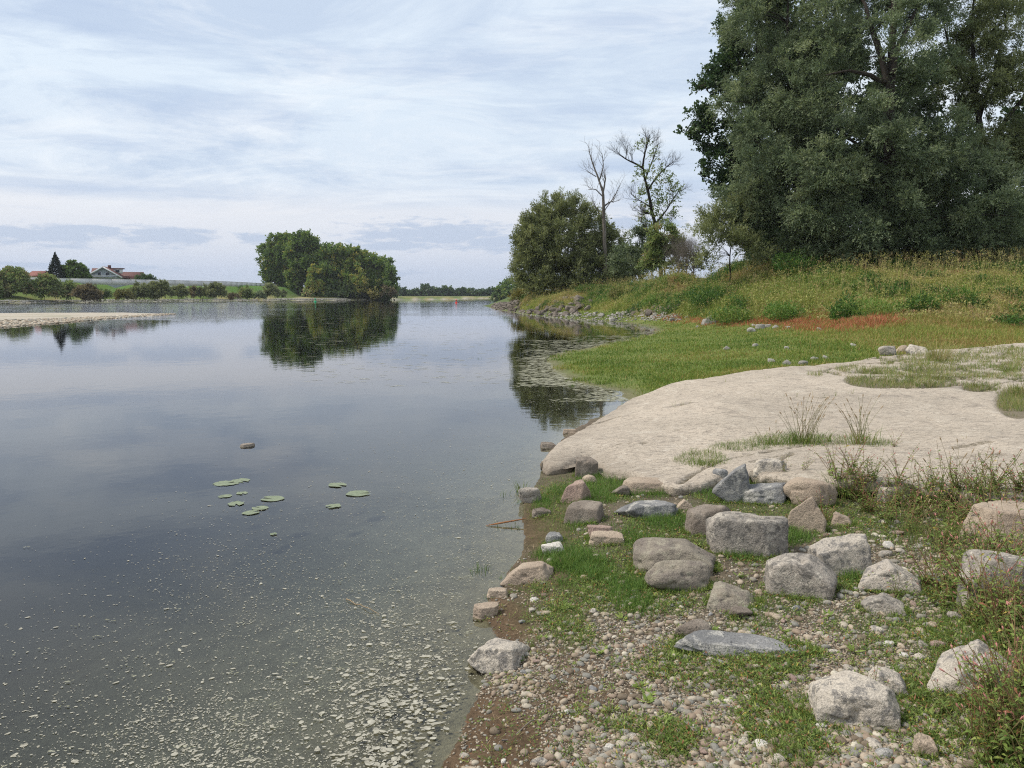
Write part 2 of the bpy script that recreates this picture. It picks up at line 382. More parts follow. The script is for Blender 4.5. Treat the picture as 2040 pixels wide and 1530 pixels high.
# ------------------------------------------------------------------ the lie of the land
shore_px = [(870, 1530), (898, 1478), (915, 1420), (945, 1370), (958, 1345), (945, 1325), (965, 1300), (985, 1272), (970, 1250), (950, 1226), (968, 1190), (1003, 1165), (1005, 1140), (1035, 1105), (1040, 1070), (1035, 1035), (1040, 1000), (1062, 968), (1085, 940),
            (1100, 900), (1150, 862), (1200, 830), (1250, 799), (1215, 776), (1150, 762), (1105, 738), (1085, 715), (1110, 704), (1165, 693), (1235, 680), (1300, 664), (1312, 656), (1285, 648), (1240, 642), (1180, 638), (1100, 633), (1040, 626), (1010, 621), (985, 616), (970, 611.5), (958, 609.3)]
SH = [tuple(float(q) for q in gp(a, b, 0)) for a, b in shore_px]
land_r = [(-20, -400), (-10, -60), (-4, -8), (-1.8, -1), (-.75, 1.5)] + SH + [tuple(float(q) for q in gp(a, b, 0)) for a, b in [(975, 607.3), (1015, 605.5), (1045, 603.5), (1040, 600), (1030, 597.5), (1012, 595.2), (1004, 594.2)]] + [(-6, 620), (-6, 9000), (9000, 9000), (9000, -400)]
land_l = [(-9000, -400), (-500, -400), (-260, 40)] + [tuple(float(q) for q in gp(a, b, 0)) for a, b in [(-600, 612), (-200, 607), (0, 604.6), (150, 603), (260, 601.6), (380, 600.5), (550, 599), (620, 598.6), (700, 598.2), (790, 597.4), (860, 596.9), (925, 596.2), (930, 595.6), (880, 595.0), (960, 594.6), (1000, 594.0)]] + [(30, 570), (40, 9000), (-9000, 9000)]
bar = [tuple(float(q) for q in gp(a, b, 0)) for a, b in [(-700, 700), (-200, 668), (0, 653), (60, 648), (110, 644.5), (160, 640), (230, 635), (300, 630), (350, 626.5), (330, 624.8), (250, 625.3), (100, 625.8), (0, 627), (-200, 630), (-700, 640)]]
def sdist(x, y, poly, closed=True):
    x = np.asarray(x, float); y = np.asarray(y, float)
    d2 = np.full(x.shape, 1e18); ins = np.zeros(x.shape, bool); n = len(poly)
    for i in range(n):
        x0, y0 = poly[i]; x1, y1 = poly[(i + 1) % n]
        ex, ey = x1 - x0, y1 - y0; L = ex * ex + ey * ey + 1e-12
        tt = np.clip(((x - x0) * ex + (y - y0) * ey) / L, 0, 1)
        d2 = np.minimum(d2, (x - x0 - tt * ex) ** 2 + (y - y0 - tt * ey) ** 2)
        if y0 != y1:
            cnd = ((y0 > y) != (y1 > y)) & (x < ex * (y - y0) / (y1 - y0) + x0); ins ^= cnd
    d = np.sqrt(d2); return np.where(ins, d, -d)
def pdist(x, y, line):
    d2 = np.full(np.shape(x), 1e18)
    for (x0, y0), (x1, y1) in zip(line[:-1], line[1:]):
        ex, ey = x1 - x0, y1 - y0; L = ex * ex + ey * ey + 1e-12
        tt = np.clip(((x - x0) * ex + (y - y0) * ey) / L, 0, 1)
        d2 = np.minimum(d2, (x - x0 - tt * ex) ** 2 + (y - y0 - tt * ey) ** 2)
    return np.sqrt(d2)
class TPS:
    def __init__(s, pts, lam=1e-3):
        P = np.array([s.uv(a, b) for a, b, _ in pts]); z = np.array([q[2] for q in pts]); n = len(P); s.P = P
        K = s.k(np.linalg.norm(P[:, None] - P[None], axis=-1)) + lam * np.eye(n)
        A = np.zeros((n + 3, n + 3)); A[:n, :n] = K; A[:n, n] = 1; A[:n, n + 1:] = P; A[n, :n] = 1; A[n + 1:, :n] = P.T
        s.w = np.linalg.solve(A, np.concatenate([z, [0, 0, 0]]))
    @staticmethod
    def uv(x, y): return (np.arctan2(x, np.maximum(y, .01)) * 2.5, np.log(np.hypot(x, y) + .3) * 1.3)
    @staticmethod
    def k(r): return np.where(r > 1e-9, r * r * np.log(r + 1e-12), 0)
    def __call__(s, x, y):
        u, v = s.uv(x, y); n = len(s.P); r = s.w[n] + s.w[n + 1] * u + s.w[n + 2] * v
        for i in range(n): r = r + s.w[i] * s.k(np.hypot(u - s.P[i, 0], v - s.P[i, 1]))
        return r
cp = [(x, y, 0.0) for x, y in SH[::1]]
for a, b, z in [(1000, 1530, .06), (1200, 1530, .13), (1400, 1530, .17), (1700, 1530, .24), (2040, 1530, .30), (1100, 1400, .08), (1300, 1300, .14), (1100, 1250, .07), (1600, 1300, .22), (1900, 1300, .28), (2040, 1350, .32), (1250, 1150, .11), (1500, 1150, .18), (1800, 1150, .26), (2040, 1150, .34),
                (1200, 1050, .11), (1400, 1010, .16), (1150, 1000, .07), (1280, 965, .08), (1700, 1010, .24), (2040, 1020, .32), (1150, 900, -.02), (1250, 850, .0), (2040, 850, .36), (1700, 850, .27), (1450, 850, .12), (1300, 900, .05), (1600, 760, .25), (1800, 740, .33), (2040, 720, .42), (1300, 792, .03), (1400, 765, .1), (1250, 735, .06), (1450, 725, .16), (1160, 722, .03),
                (1400, 685, .22), (1250, 700, .05), (1600, 695, .40), (1800, 685, .52), (2040, 668, .72), (2300, 668, .8), (1350, 645, .2), (1500, 648, .42), (1700, 645, .66), (2040, 632, 1.0), (2400, 630, 1.1), (1400, 628, .35), (1150, 631, .15), (1250, 634, .15)]:
    x, y = gp(a, b, z); cp.append((float(x), float(y), z))
for a, Y, z in [(2040, 39, 2.3), (2040, 46, 3.5), (2040, 52, 4.1), (2040, 80, 4.8), (2600, 40, 3), (2600, 60, 5), (1700, 36, .95), (1700, 43, 2.5), (1700, 50, 3.7), (1700, 56, 4.0), (1700, 90, 4.2), (1450, 44, .6), (1450, 52, 2.3), (1450, 60, 3.6), (1450, 90, 3.6), (1370, 52, .7), (1370, 60, 2.2), (1370, 68, 3.3), (1370, 90, 3.3), (1300, 58, .8), (1300, 66, 2.3), (1300, 74, 3.0), (1300, 100, 3.0), (1240, 66, .8), (1240, 75, 2.1), (1240, 90, 2.7), (1180, 76, .9), (1180, 84, 2.3), (1180, 100, 2.6),
                (1100, 80, .5), (1100, 90, 1.7), (1060, 92, 1.2), (1060, 105, 1.4), (1020, 102, .8), (2040, 160, 4.5), (1500, 160, 4), (1200, 160, 3), (1060, 160, .5)]:
    cp.append((float((a - 1020) / F * Y), float(Y), z))
tps = TPS(cp)
dike = [tuple(at(a, 560, Y)[:2]) for a, Y in [(-700, 195), (-100, 212), (50, 222), (260, 245), (450, 282), (560, 350), (640, 520), (660, 900)]]
def ground(x, y):
    x = np.asarray(x, float); y = np.asarray(y, float); sh = x.shape; x = x.ravel(); y = y.ravel()
    r = np.hypot(x, y)
    sr = sdist(x, y, land_r); near = np.clip(r, 1, 12)
    sr = sr + fbm(x * 9 / near, y * 9 / near, oct=3, seed=5) * .018 * near * (r < 120)
    sl = sdist(x, y, land_l) + fbm(x * .08, y * .08, oct=3, seed=9) * 1.0
    sb = sdist(x, y, bar) + fbm(x * .2, y * .2, oct=3, seed=11) * .5
    z = np.full(x.shape, -2.5)
    # bed of the river
    bed = -np.minimum(np.maximum(-np.maximum(np.maximum(sr, sb), sl), 0) * .16, 2.2) - .012
    z = bed
    mr = sr > 0
    if mr.any():
        tz = np.zeros(mr.sum()); xr, yr, rr, s_ = x[mr], y[mr], r[mr], sr[mr]
        mid = tps(xr, yr); w = .10 + .03 * rr
        tz = np.where(rr < 170, mid, 3.5)
        bl = sstep(rr, 120, 200); tz = tz * (1 - bl) + 3.0 * bl
        back = sstep(-yr, -1.6, 1.0); tz = tz * (1 - back) + .25 * back
        tz = np.maximum(tz, .015 + .02 * np.minimum(s_, 1))
        zz = .004 + sstep(s_ / w, 0, 1) * tz
        zz = zz + fbm(xr * 3, yr * 3, oct=4, seed=3) * .012 * np.minimum(s_ * 4, 1) + fbm(xr * .3, yr * .3, oct=3, seed=4) * .12 * sstep(rr, 15, 40) * np.minimum(s_ * .2, 1)
        z[mr] = zz
    ml = (sl > 0) & (sl > sr)
    if ml.any():
        s_ = sl[ml]; d = pdist(x[ml], y[ml], dike)
        zl = .5 * sstep(s_, 0, 2) + .9 * sstep(s_, 3, 8) + .1 * fbm(x[ml] * .1, y[ml] * .1, oct=3, seed=8)
        dz_ = 5.8 * (1 - sstep(d, 3, 19)); zl = np.maximum(zl, dz_ * sstep(s_, 4, 12))
        z[ml] = np.maximum(z[ml], zl)
    mb = (sb > 0) & ~mr & ~ml
    if mb.any(): z[mb] = np.maximum(z[mb], .02 + .24 * sstep(sb[mb], 0, 6) + .03 * fbm(x[mb] * .7, y[mb] * .7, oct=3, seed=2))
    return z.reshape(sh), sr.reshape(sh), sl.reshape(sh), sb.reshape(sh)
def gz(x, y):
    return float(ground(np.array([x]), np.array([y]))[0][0])
def _grid(x, y, G):
    a = np.interp(np.arctan2(x, y), azs, np.arange(na)); r = np.interp(np.hypot(x, y), rs, np.arange(nr))
    i0 = np.minimum(r.astype(int), nr - 2); j0 = np.minimum(a.astype(int), na - 2); fi = r - i0; fj = a - j0
    return (G[i0, j0] * (1 - fj) + G[i0, j0 + 1] * fj) * (1 - fi) + (G[i0 + 1, j0] * (1 - fj) + G[i0 + 1, j0 + 1] * fj) * fi
def _march(px, py, G):
    px = np.atleast_1d(np.asarray(px, float)); py = np.atleast_1d(np.asarray(py, float)); a, b, c_ = ray(px, py)
    az_ = np.arctan2(a, b); sl = c_ / np.hypot(a, b); j = np.clip(np.interp(az_, azs, np.arange(na)), 0, na - 1.001); j0 = j.astype(int); f = j - j0
    k0 = np.searchsorted(rs, 1.2); R = np.zeros(len(px))
    for s0 in range(0, len(px), 20000):
        q = slice(s0, s0 + 20000)
        E = (G[k0:, j0[q]] * (1 - f[q]) + G[k0:, j0[q] + 1] * f[q] - EYE) / rs[k0:, None] - sl[q][None]
        i1 = np.maximum(np.argmax(E >= 0, axis=0), 1); n_ = np.arange(E.shape[1]); e0, e1 = E[i1 - 1, n_], E[i1, n_]
        R[q] = rs[k0 + i1 - 1] + (rs[k0 + i1] - rs[k0 + i1 - 1]) * np.clip(-e0 / (e1 - e0 + 1e-12), 0, 1)
    x, y = R * np.sin(az_), R * np.cos(az_); return x, y, _grid(x, y, G)
def hit(px, py): return _march(px, py, Z)
def ell(px, py, L):
    r = np.zeros(np.shape(px))
    for e in L:
        a, b, rx, ry = e[:4]; w = e[4] if len(e) > 4 else 1
        r = np.maximum(r, w * np.clip(1.6 - 1.1 * np.hypot((px - a) / rx, (py - b) / ry), 0, 1))
    return r
# where the photograph shows green between the stones, and bare mud
GREEN = [(1230, 965, 110, 38), (1120, 1010, 80, 60), (1180, 1100, 110, 50), (1260, 1180, 170, 55, .9), (1330, 1060, 110, 50), (1500, 1000, 120, 40), (1120, 1230, 60, 40, .8), (1080, 1210, 60, 60, .6), (1650, 1020, 160, 60), (1850, 1020, 200, 90), (1950, 1250, 150, 120), (2020, 1450, 90, 130), (1500, 1090, 60, 30, .8), (1690, 1160, 60, 30, .8),
         (1440, 1190, 60, 40, .7), (1560, 1200, 100, 40, .8), (1500, 1330, 130, 50, .8), (1370, 1320, 80, 60, .7), (1600, 1500, 70, 50, .9), (1540, 1420, 70, 60, .7), (1850, 1400, 120, 60, .8), (1760, 1290, 60, 25, .7), (1820, 1250, 90, 40, .8), (1160, 1270, 50, 30, .7), (1700, 1240, 80, 30, .6), (1240, 1440, 50, 40, .5), (1900, 1480, 100, 40, .6), (1350, 1480, 60, 50, .6), (1480, 1240, 80, 30, .6)]
MUD = [(1000, 1240, 70, 70), (960, 1420, 90, 50), (1000, 1480, 120, 90), (1090, 1150, 80, 60, .7), (1080, 1050, 60, 60), (1150, 1400, 120, 60, .7), (1130, 1310, 60, 30, .5), (900, 1510, 60, 50)]
def landcolor(x, y, z, sr, sl, sb):
    px, py = proj(x, y, z); r = np.hypot(x, y); n = len(x); C = np.zeros((n, 3))
    def setc(m, c_): C[...] = C * (1 - m[:, None]) + np.array(c_) * m[:, None]
    nz = fbm(x * 1.3, y * 1.3, oct=4, seed=21); nz2 = fbm(x * .25, y * .25, oct=4, seed=31)
    C[:] = (.23, .22, .185)                                                # river bed silt
    setc(sstep(-sr, 1.2, 0.0) * (r < 30), (.21, .18, .13))
    on = (sr > 0) * 1.0
    setc(on, (.15, .12, .09))
    nearm = on * sstep(r, 13, 11)
    setc(nearm * ell(px, py, MUD), (.13, .088, .055))
    setc(nearm * np.clip(ell(px, py, GREEN) + nz * .4, 0, 1) * .6, (.085, .095, .04))
    mead = on * sstep(r, 12, 14)
    setc(mead, (.13, .165, .045))
    setc(mead * sstep(nz, .0, .5) * .6, (.20, .20, .075))
    setc(mead * sstep(-sr, -.7, -.05) * (px < 1330) * .7, (.17, .15, .10))
    emb = on * sstep(z, .6, 1.2) * (r > 25); setc(emb, (.10, .115, .04))
    setc(on * (r > 130), (.09, .12, .04))
    lm = (sl > 0) & (sl > sr); lm = lm * 1.0
    setc(lm, (.13, .17, .045)); setc(lm * (y > 300) * sstep(sl, 3, 6), (.09, .12, .04)); setc(lm * sstep(sl, 2.5, 1.0), (.34, .31, .25)); setc(lm * sstep(z, 2.0, 3.0), (.085, .16, .035))
    setc(lm * (sl > 1.5) * sstep(z, 1.9, 1.2) * sstep(nz2, -.2, .3), (.24, .21, .09))
    bm_ = ((sb > 0) & (sr < 0) & (sl < 0)) * 1.0
    setc(bm_, (.42, .375, .31)); setc(bm_ * sstep(sb, 1.2, .2), (.20, .17, .13)); setc(bm_ * sstep(nz2, .15, .5) * .3, (.22, .22, .12))
    return np.concatenate([C, np.ones((n, 1))], 1)

# one sheet from underfoot to the horizon, finer where the ground is near
azs = np.concatenate([np.linspace(-180, -48, 66, endpoint=False), np.linspace(-48, -2, 150, endpoint=False), np.linspace(-2, 42, 330, endpoint=False), np.linspace(42, 180, 70, endpoint=False)])
azs = np.radians(azs)
rs = np.concatenate([np.linspace(.05, 1.6, 12, endpoint=False), np.geomspace(1.6, 130, 560, endpoint=False), np.geomspace(130, 9000, 150)])
A_, R_ = np.meshgrid(azs, rs); X, Y_ = R_ * np.sin(A_), R_ * np.cos(A_)
Z, sr_, sl_, sb_ = ground(X, Y_)
na, nr = len(azs), len(rs)
i, j = np.meshgrid(np.arange(nr - 1), np.arange(na), indexing='ij'); j2 = (j + 1) % na
Q = np.stack([i * na + j, i * na + j2, (i + 1) * na + j2, (i + 1) * na + j], -1).ravel()
V = np.stack([X.ravel(), Y_.ravel(), Z.ravel()], 1)
C = landcolor(V[:, 0], V[:, 1], V[:, 2], sr_.ravel(), sl_.ravel(), sb_.ravel())
tag(mesh_np('ground', V, Q, 4, M['ground'], smooth=True, col=C), kind='structure')
# water sheet
wa = np.array([[-3000, -500, 0], [60, -500, 0], [200, 900, 0], [-3000, 900, 0]], float)
tag(mesh_np('water', wa, [0, 1, 2, 3], 4, M['water']), kind='structure')

# far hills
def hills():
    m, t, o = mat('far_hill_woods'); n_ = t.noise(pos(t), .004, 5, .6); principled(t, o, t.ramp(n_, [(.4, (.05, .075, .05)), (.6, (.09, .12, .06))]), .95)
    xs = np.linspace(-3600, 400, 260); ys = np.linspace(-1, 1, 14); V = []
    pr = np.array([(-500, 572), (300, 573), (340, 566), (380, 567), (402, 565), (420, 568), (450, 572), (478, 571), (520, 570.5), (560, 575), (640, 577), (760, 578), (783, 571), (800, 573), (830, 581), (900, 585), (1200, 586)])
    px = 1020 + xs / 4200 * F; hh = (HOR - np.interp(px, pr[:, 0], pr[:, 1])) / F * 4200 + 2
    for k in ys:
        V.append(np.stack([xs, 4200 + k * 900 + 0 * xs, hh * (1 - abs(k) ** 1.6) - 2 + 4 * fbm(xs * .006 + 3 * k, xs * 0 + k * 4, oct=3, seed=2) * (1 - abs(k))], 1))
    V = np.concatenate(V); n = len(xs); a, b = np.meshgrid(np.arange(13), np.arange(n - 1), indexing='ij')
    Q = np.stack([a * n + b, a * n + b + 1, (a + 1) * n + b + 1, (a + 1) * n + b], -1).ravel()
    tag(mesh_np('hills', V, Q, 4, m, smooth=True), kind='structure')
hills()

# ------------------------------------------------------------------ the great rock slab
slab_edge = [(1074, 922, .10), (1085, 905, .18), (1112, 880, .19), (1150, 856, .16), (1200, 826, .16), (1250, 797, .17), (1340, 764, .42), (1430, 747, .52), (1570, 730, .60), (1690, 719, .64), (1760, 708, .66), (1860, 697, .68), (2040, 684, .72), (2300, 680, .76), (2600, 720, .76), (2900, 850, .6), (2800, 980, .55),
             (2400, 1000, .52), (2100, 990, .50), (1950, 988, .47), (1850, 970, .45), (1700, 958, .42), (1600, 950, .40), (1500, 936, .36), (1440, 938, .33), (1400, 958, .28), (1335, 972, .22), (1290, 955, .19), (1250, 940, .17), (1215, 936, .15), (1195, 930, .13), (1160, 915, .12), (1120, 930, .10), (1095, 936, .08)]
slab_in = [(1250, 870, .28), (1150, 890, .22), (1350, 900, .26), (1450, 850, .38), (1400, 800, .42), (1550, 870, .38), (1700, 830, .46), (1950, 800, .54), (1500, 780, .52), (1800, 755, .62), (1650, 900, .42), (1850, 900, .47), (2040, 860, .53), (2040, 740, .67), (2300, 850, .58)]
slab_cp = []
for a, b, z in slab_edge + slab_in:
    x, y = gp(a, b, z); slab_cp.append((float(x), float(y), z))
slab_tps = TPS(slab_cp, 2e-3)
slab_poly = [(p[0], p[1]) for p in slab_cp[:len(slab_edge)]]
crev = [[(1355, 925), (1400, 905), (1470, 892), (1560, 886), (1650, 880), (1760, 884)], [(1500, 905), (1580, 895), (1480, 935)], [(1580, 740), (1660, 752), (1640, 760), (1700, 772)], [(1900, 905), (1975, 900)], [(1130, 850), (1180, 838), (1235, 832)], [(1930, 798), (2040, 780)]]
crev += [[(1420, 770), (1480, 776), (1560, 768)], [(1560, 800), (1640, 806), (1700, 800)], [(1780, 790), (1860, 795)], [(1290, 850), (1360, 846)], [(1300, 800), (1345, 806), (1400, 800)], [(1180, 900), (1240, 893), (1290, 897)], [(1700, 930), (1790, 925), (1870, 930), (1960, 922), (2060, 930)], [(1560, 920), (1640, 915), (1700, 930)], [(1850, 850), (1900, 845), (1960, 852)]]
thin = 6
crev = [[tuple(float(q) for q in gp(a, b, .42 if a > 1300 else .2)) for a, b in L] for L in crev]
PATCH = [(1700, 735, 40, 7), (1880, 712, 120, 12), (1980, 745, 70, 14), (1830, 765, 60, 6), (2000, 700, 70, 10), (1620, 745, 25, 5), (1735, 742, 60, 10), (1760, 757, 60, 12), (1800, 745, 90, 20), (1850, 730, 110, 22), (1940, 725, 110, 22), (1900, 752, 120, 12), (2010, 715, 60, 20), (2030, 800, 35, 25), (1955, 771, 30, 7)]
cells = np.array([gp(a, b, .66) for a, b in zip(rng.uniform(1640, 2300, 130), 760 - 78 * rng.uniform(0, 1, 130) ** .8)])
def slabz(x, y, detail=True):
    x = np.asarray(x, float); y = np.asarray(y, float)
    z = slab_tps(x, y); s = sdist(x, y, slab_poly)
    if detail:
        z = z + fbm(x * .8, y * .8, oct=4, seed=41) * .045 + fbm(x * 5, y * 7, oct=4, seed=42) * .009 + fbm(x * 22, y * 26, oct=3, seed=43) * .0025
        z = z + fbm(x * 1.2 + .3 * y, y * 4, oct=4, seed=45) * .010
    soil = np.zeros(x.shape)
    for iL, L in enumerate(crev):
        wd = .045 if iL < thin else .022
        d = pdist(x, y, L) + np.abs(fbm(x * 5, y * 5, oct=4, seed=46)) * .10 * (1 if iL >= thin else .3); k = np.clip(1 - d / wd, 0, 1); z = z - .05 * k; soil = np.maximum(soil, sstep(k, .2, .7))
    px, py = proj(x, y, z); m = ell(px, py, PATCH)
    if (m > 0).any():
        D = np.hypot(x[..., None] - cells[:, 0], y[..., None] - cells[:, 1]) ; D.sort(axis=-1)
        cr = sstep(.13 - (D[..., 1] - D[..., 0]) + fbm(x * 5, y * 5, oct=3, seed=47) * .08, 0, .06) * sstep(m, .05, .4)
        z = z - cr * .05; soil = np.maximum(soil, cr * .8)
    return z, soil, s
def build_slab():
    P = np.array([(p[0], p[1], p[2]) for p in slab_cp[:len(slab_edge)]]); n = 900
    nx = np.roll(P, -1, 0); L = np.linalg.norm((nx - P)[:, :2], axis=1) / np.hypot(P[:, 0], P[:, 1]); cum = np.concatenate([[0], np.cumsum(L)])
    tt = np.linspace(0, cum[-1], n, endpoint=False); idx = np.searchsorted(cum, tt, side='right') - 1; f = (tt - cum[idx]) / L[idx]
    # rounded corners: average of neighbours
    B = P[idx] * (1 - f[:, None]) + nx[idx] * f[:, None]
    for _ in range(3): B = (np.roll(B, 1, 0) + B * 2 + np.roll(B, -1, 0)) / 4
    r = np.hypot(B[:, 0], B[:, 1]); ang = np.arange(n)
    B[:, :2] += (fbm(B[:, 0] * 3, B[:, 1] * 3, oct=6, seed=51, gain=.62) * .016 * r)[:, None] * norm(B[:, :2] - np.array([5.5, 10.5]))
    C0 = np.array([5.2, 10.8]); ts = np.concatenate([[0.0003], np.linspace(.05, .8, 85), 1 - np.geomspace(.19, .0012, 75)])
    V = []; tint = []
    for t_ in ts:
        xy = C0 + (B[:, :2] - C0) * t_; z, soil, s = slabz(xy[:, 0], xy[:, 1])
        s = np.maximum(s, 0); e = np.clip(s / .07, 0, 1); z = z - .05 * (1 - np.sqrt(1 - (1 - e) ** 2))
        V.append(np.stack([xy[:, 0], xy[:, 1], z], 1)); tint.append(soil)
    top = V[-1]
    out_ = norm(np.concatenate([B[:, :2] - C0, np.zeros((n, 1))], 1))
    for k, (dz_, off) in enumerate([(.03, .0), (.06, -.005), (.09, -.04), (.115, -.12), (.13, -.25), (.4, -.4)]):
        nn = fbm(top[:, 0] * 4, top[:, 1] * 4, top[:, 2] * 0 + k * .4, oct=4, seed=55)
        q = top + out_ * (off + nn[:, None] * .045 * min(k + 1, 3)); q[:, 2] = top[:, 2] - dz_ + nn * .012
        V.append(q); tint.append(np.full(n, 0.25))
    nr_ = len(V); V = np.concatenate(V); tv = np.concatenate(tint)
    a, b = np.meshgrid(np.arange(nr_ - 1), np.arange(n), indexing='ij'); b2 = (b + 1) % n
    Q = np.stack([a * n + b, (a + 1) * n + b, (a + 1) * n + b2, a * n + b2], -1).reshape(-1, 4)
    ft = tv[Q].mean(1)
    # normals upward?
    v0, v1, v2 = V[Q[5 * n]][:3]; 
    if np.cross(v1 - v0, v2 - v0)[2] < 0: Q = Q[:, ::-1]
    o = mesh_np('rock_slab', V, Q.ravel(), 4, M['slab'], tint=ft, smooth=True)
    tag(o, 'huge smooth pale beige rock slab sloping down into the river', 'rock slab')
build_slab()
def top_at(x, y):
    x = np.asarray(x, float); y = np.asarray(y, float)
    g = Z.copy() if x is X else ground(x, y)[0]; s = sdist(x, y, slab_poly); m = s > .03
    if m.any(): g = g.copy(); g[m] = np.maximum(g[m], slabz(x[m], y[m])[0])
    return g, m
_zt, _on = top_at(X, Y_)
def hit2(px, py):
    """pixel -> point on the ground or the slab, whichever is on top"""
    x, y, z = _march(px, py, _zt); return x, y, z, sdist(x, y, slab_poly) > .03

# ------------------------------------------------------------------ rocks
def rock_mesh(seed, kind='block', k=5, cut=None):
    r_ = np.random.default_rng(seed); U, Fc = ico(k); pl = []
    def add(n_, d): pl.append((np.array(n_, float) / np.linalg.norm(n_), d))
    j = lambda s=.18: r_.uniform(-s, s)
    if kind == 'block':
        add((1, j(), j()), 1); add((-1, j(), j()), 1); add((j(), 1, j()), .9); add((j(.25), -1, .25 + j()), .85); add((j(.22), j(.22) - .1, 1), .75); add((0, 0, -1), .8)
        for _ in range(8): v = r_.normal(size=3); v[2] = abs(v[2]) * .8; add(v, r_.uniform(.88, 1.10))
        p = 34
    elif kind == 'wedge':
        add((1, j(), .55 + j()), .8); add((-1, j(), .1 + j()), .9); add((j(), 1, .2), .8); add((j(), -1, .45 + j()), .7); add((.35 + j(), j(), 1), .62); add((0, 0, -1), .8); add((-.6, -.4, .7), .85)
        for _ in range(3): add(r_.normal(size=3), r_.uniform(.9, 1.1))
        p = 32
    elif kind == 'gable':      # ridge on top
        add((.75, j(), 1), .62); add((-.8, j(), .9), .66); add((j(), 1, .15), .8); add((j(), -1, .3), .75); add((0, 0, -1), .7); add((1, 0, .2), 1); add((-1, .1, .1), 1)
        for _ in range(3): add(r_.normal(size=3), r_.uniform(.9, 1.1))
        p = 32
    elif kind == 'flat':
        add((1, j(.4), .2), 1); add((-1, j(.4), .2), 1); add((j(.4), 1, .1), 1); add((j(.4), -1, .25), .95); add((j(.1), j(.1), 1), .5); add((0, 0, -1), .5); add((.7, .8, .1), 1.1); add((-.8, .6, .1), 1.05); add((-.7, -.7, .2), 1.15)
        p = 22
    elif kind == 'round':
        add((0, 0, 1), .8); add((0, 0, -1), .8)
        for _ in range(16): add(r_.normal(size=3), r_.uniform(.8, 1.1))
        p = 9
    elif kind == 'slate':
        add((1, j(), .1), 1); add((-1, j(), .1), 1); add((0, 1, .15), .35); add((0, -1, .2), .35); add((.5, 0, 1), .9); add((-.6, 0, .8), .8); add((0, 0, -1), 1)
        p = 22
    if cut: [add(c_[:3], c_[3]) for c_ in cut]
    acc = np.zeros(len(U))
    for n_, d in pl: acc += np.maximum(U @ n_ / d, 0) ** p
    R = acc ** (-1 / p)
    # chips and pitting along the surface
    P = U * R[:, None]
    P = P + U * (fbm(P[:, 0] * 1.7, P[:, 1] * 1.7, P[:, 2] * 1.7, 4, seed + 1) * .07)[:, None]
    ch = vnoise(P[:, 0] * 3.1, P[:, 1] * 3.1, P[:, 2] * 3.1, seed + 9); P = P - U * (np.clip(ch - .30, 0, 1) * .22)[:, None]
    P = P + U * (fbm(P[:, 0] * 8, P[:, 1] * 8, P[:, 2] * 8, 4, seed + 2, .6) * .030)[:, None]
    return P, Fc
def fit(P, w, d, h):
    lo, hi = P.min(0), P.max(0); P = (P - (lo + hi) / 2) / (hi - lo); return P * np.array([w, d, h])
def rot(P, ax, a):
    c_, s_ = math.cos(a), math.sin(a); i, j = [(1, 2), (2, 0), (0, 1)][ax]; Q_ = P.copy(); Q_[:, i] = c_ * P[:, i] - s_ * P[:, j]; Q_[:, j] = s_ * P[:, i] + c_ * P[:, j]; return Q_
FEET = []
def rock(L, R, Tp, Bt, label, m='granite', kind='block', seed=1, dr=.75, name='boulder', cat='rock', yaw=0.0, roll=0.0, sink=.24, k=5, zb=None, group=None, pitch=0.0, cut=None):
    if zb is None: x, y, z, _ = hit2(np.array([(L + R) / 2.]), np.array([float(Bt)])); x, y, z = float(x[0]), float(y[0]), float(z[0])
    else: z = zb; x, y = (float(q) for q in gp((L + R) / 2., Bt, z))
    dep = y * ct - (z - EYE) * st
    w = (R - L) / F * dep; d = w * dr
    phi = math.atan2(EYE - z, math.hypot(x, y)); hv = (Bt - Tp) / F * dep
    d = min(d, hv * .75 / max(math.sin(phi), .05)); h = (hv - d * math.sin(phi) * .8) / math.cos(phi)
    P, Fc = rock_mesh(seed, kind, k, cut)
    P = fit(P, 1, dr, max(h / w, .1)); P = rot(P, 2, yaw); P = rot(P, 1, roll); P = rot(P, 0, pitch); P = fit(P, w * 1.03, d, h * (1 + sink))
    az_ = math.atan2(x, y); fx, fy = math.sin(az_), math.cos(az_)
    o = mesh_np(name, P, Fc.ravel(), 3, M[m], smooth=True)
    # scale up for distance of the centre
    o.location = (x + fx * d * .5, y + fy * d * .5, z + h / 2 - h * sink / 2)
    o.rotation_euler = (0, 0, -az_)
    if k > 4 and zb is None and y < 9 and w > .05: FEET.append((o.location.x, o.location.y, w, d, az_, L))
    tag(o, label, cat, group); return o

rock(1115, 1178, 951, 1003, 'pinkish wedge-shaped rock beside the lush grass under the slab tip', 'pinkrock', 'wedge', 11, yaw=2.6)
rock(1123, 1206, 997, 1046, 'flat-topped tan rock with a dark hollow front face', 'brownrock', 'flat', 12, dr=.8)
rock(1223, 1353, 990, 1036, 'long light grey rock with a jagged pointed left end', 'slate', 'wedge', 13, dr=.5, yaw=3.14)
rock(1346, 1382, 994, 1020, 'small beige triangular rock touching the long light grey rock', 'sand', 'gable', 14)
rock(1170, 1222, 1043, 1077, 'reddish brown small rock in the grass', 'pinkrock', 'block', 15)
rock(1172, 1246, 1058, 1088, 'flat cream rock lying against the reddish brown small rock', 'sand', 'flat', 16, dr=.5)
rock(1078, 1124, 1079, 1107, 'small white rounded stone at the waterside grass edge', 'white', 'round', 17)
rock(1087, 1123, 1059, 1084, 'small blue-grey stone just behind the white stone', 'slate', 'block', 18)
rock(996, 1105, 1104, 1167, 'flat grey and tan boulder half in the river, beside the mud', 'sand', 'wedge', 19, dr=.9, yaw=2.9)
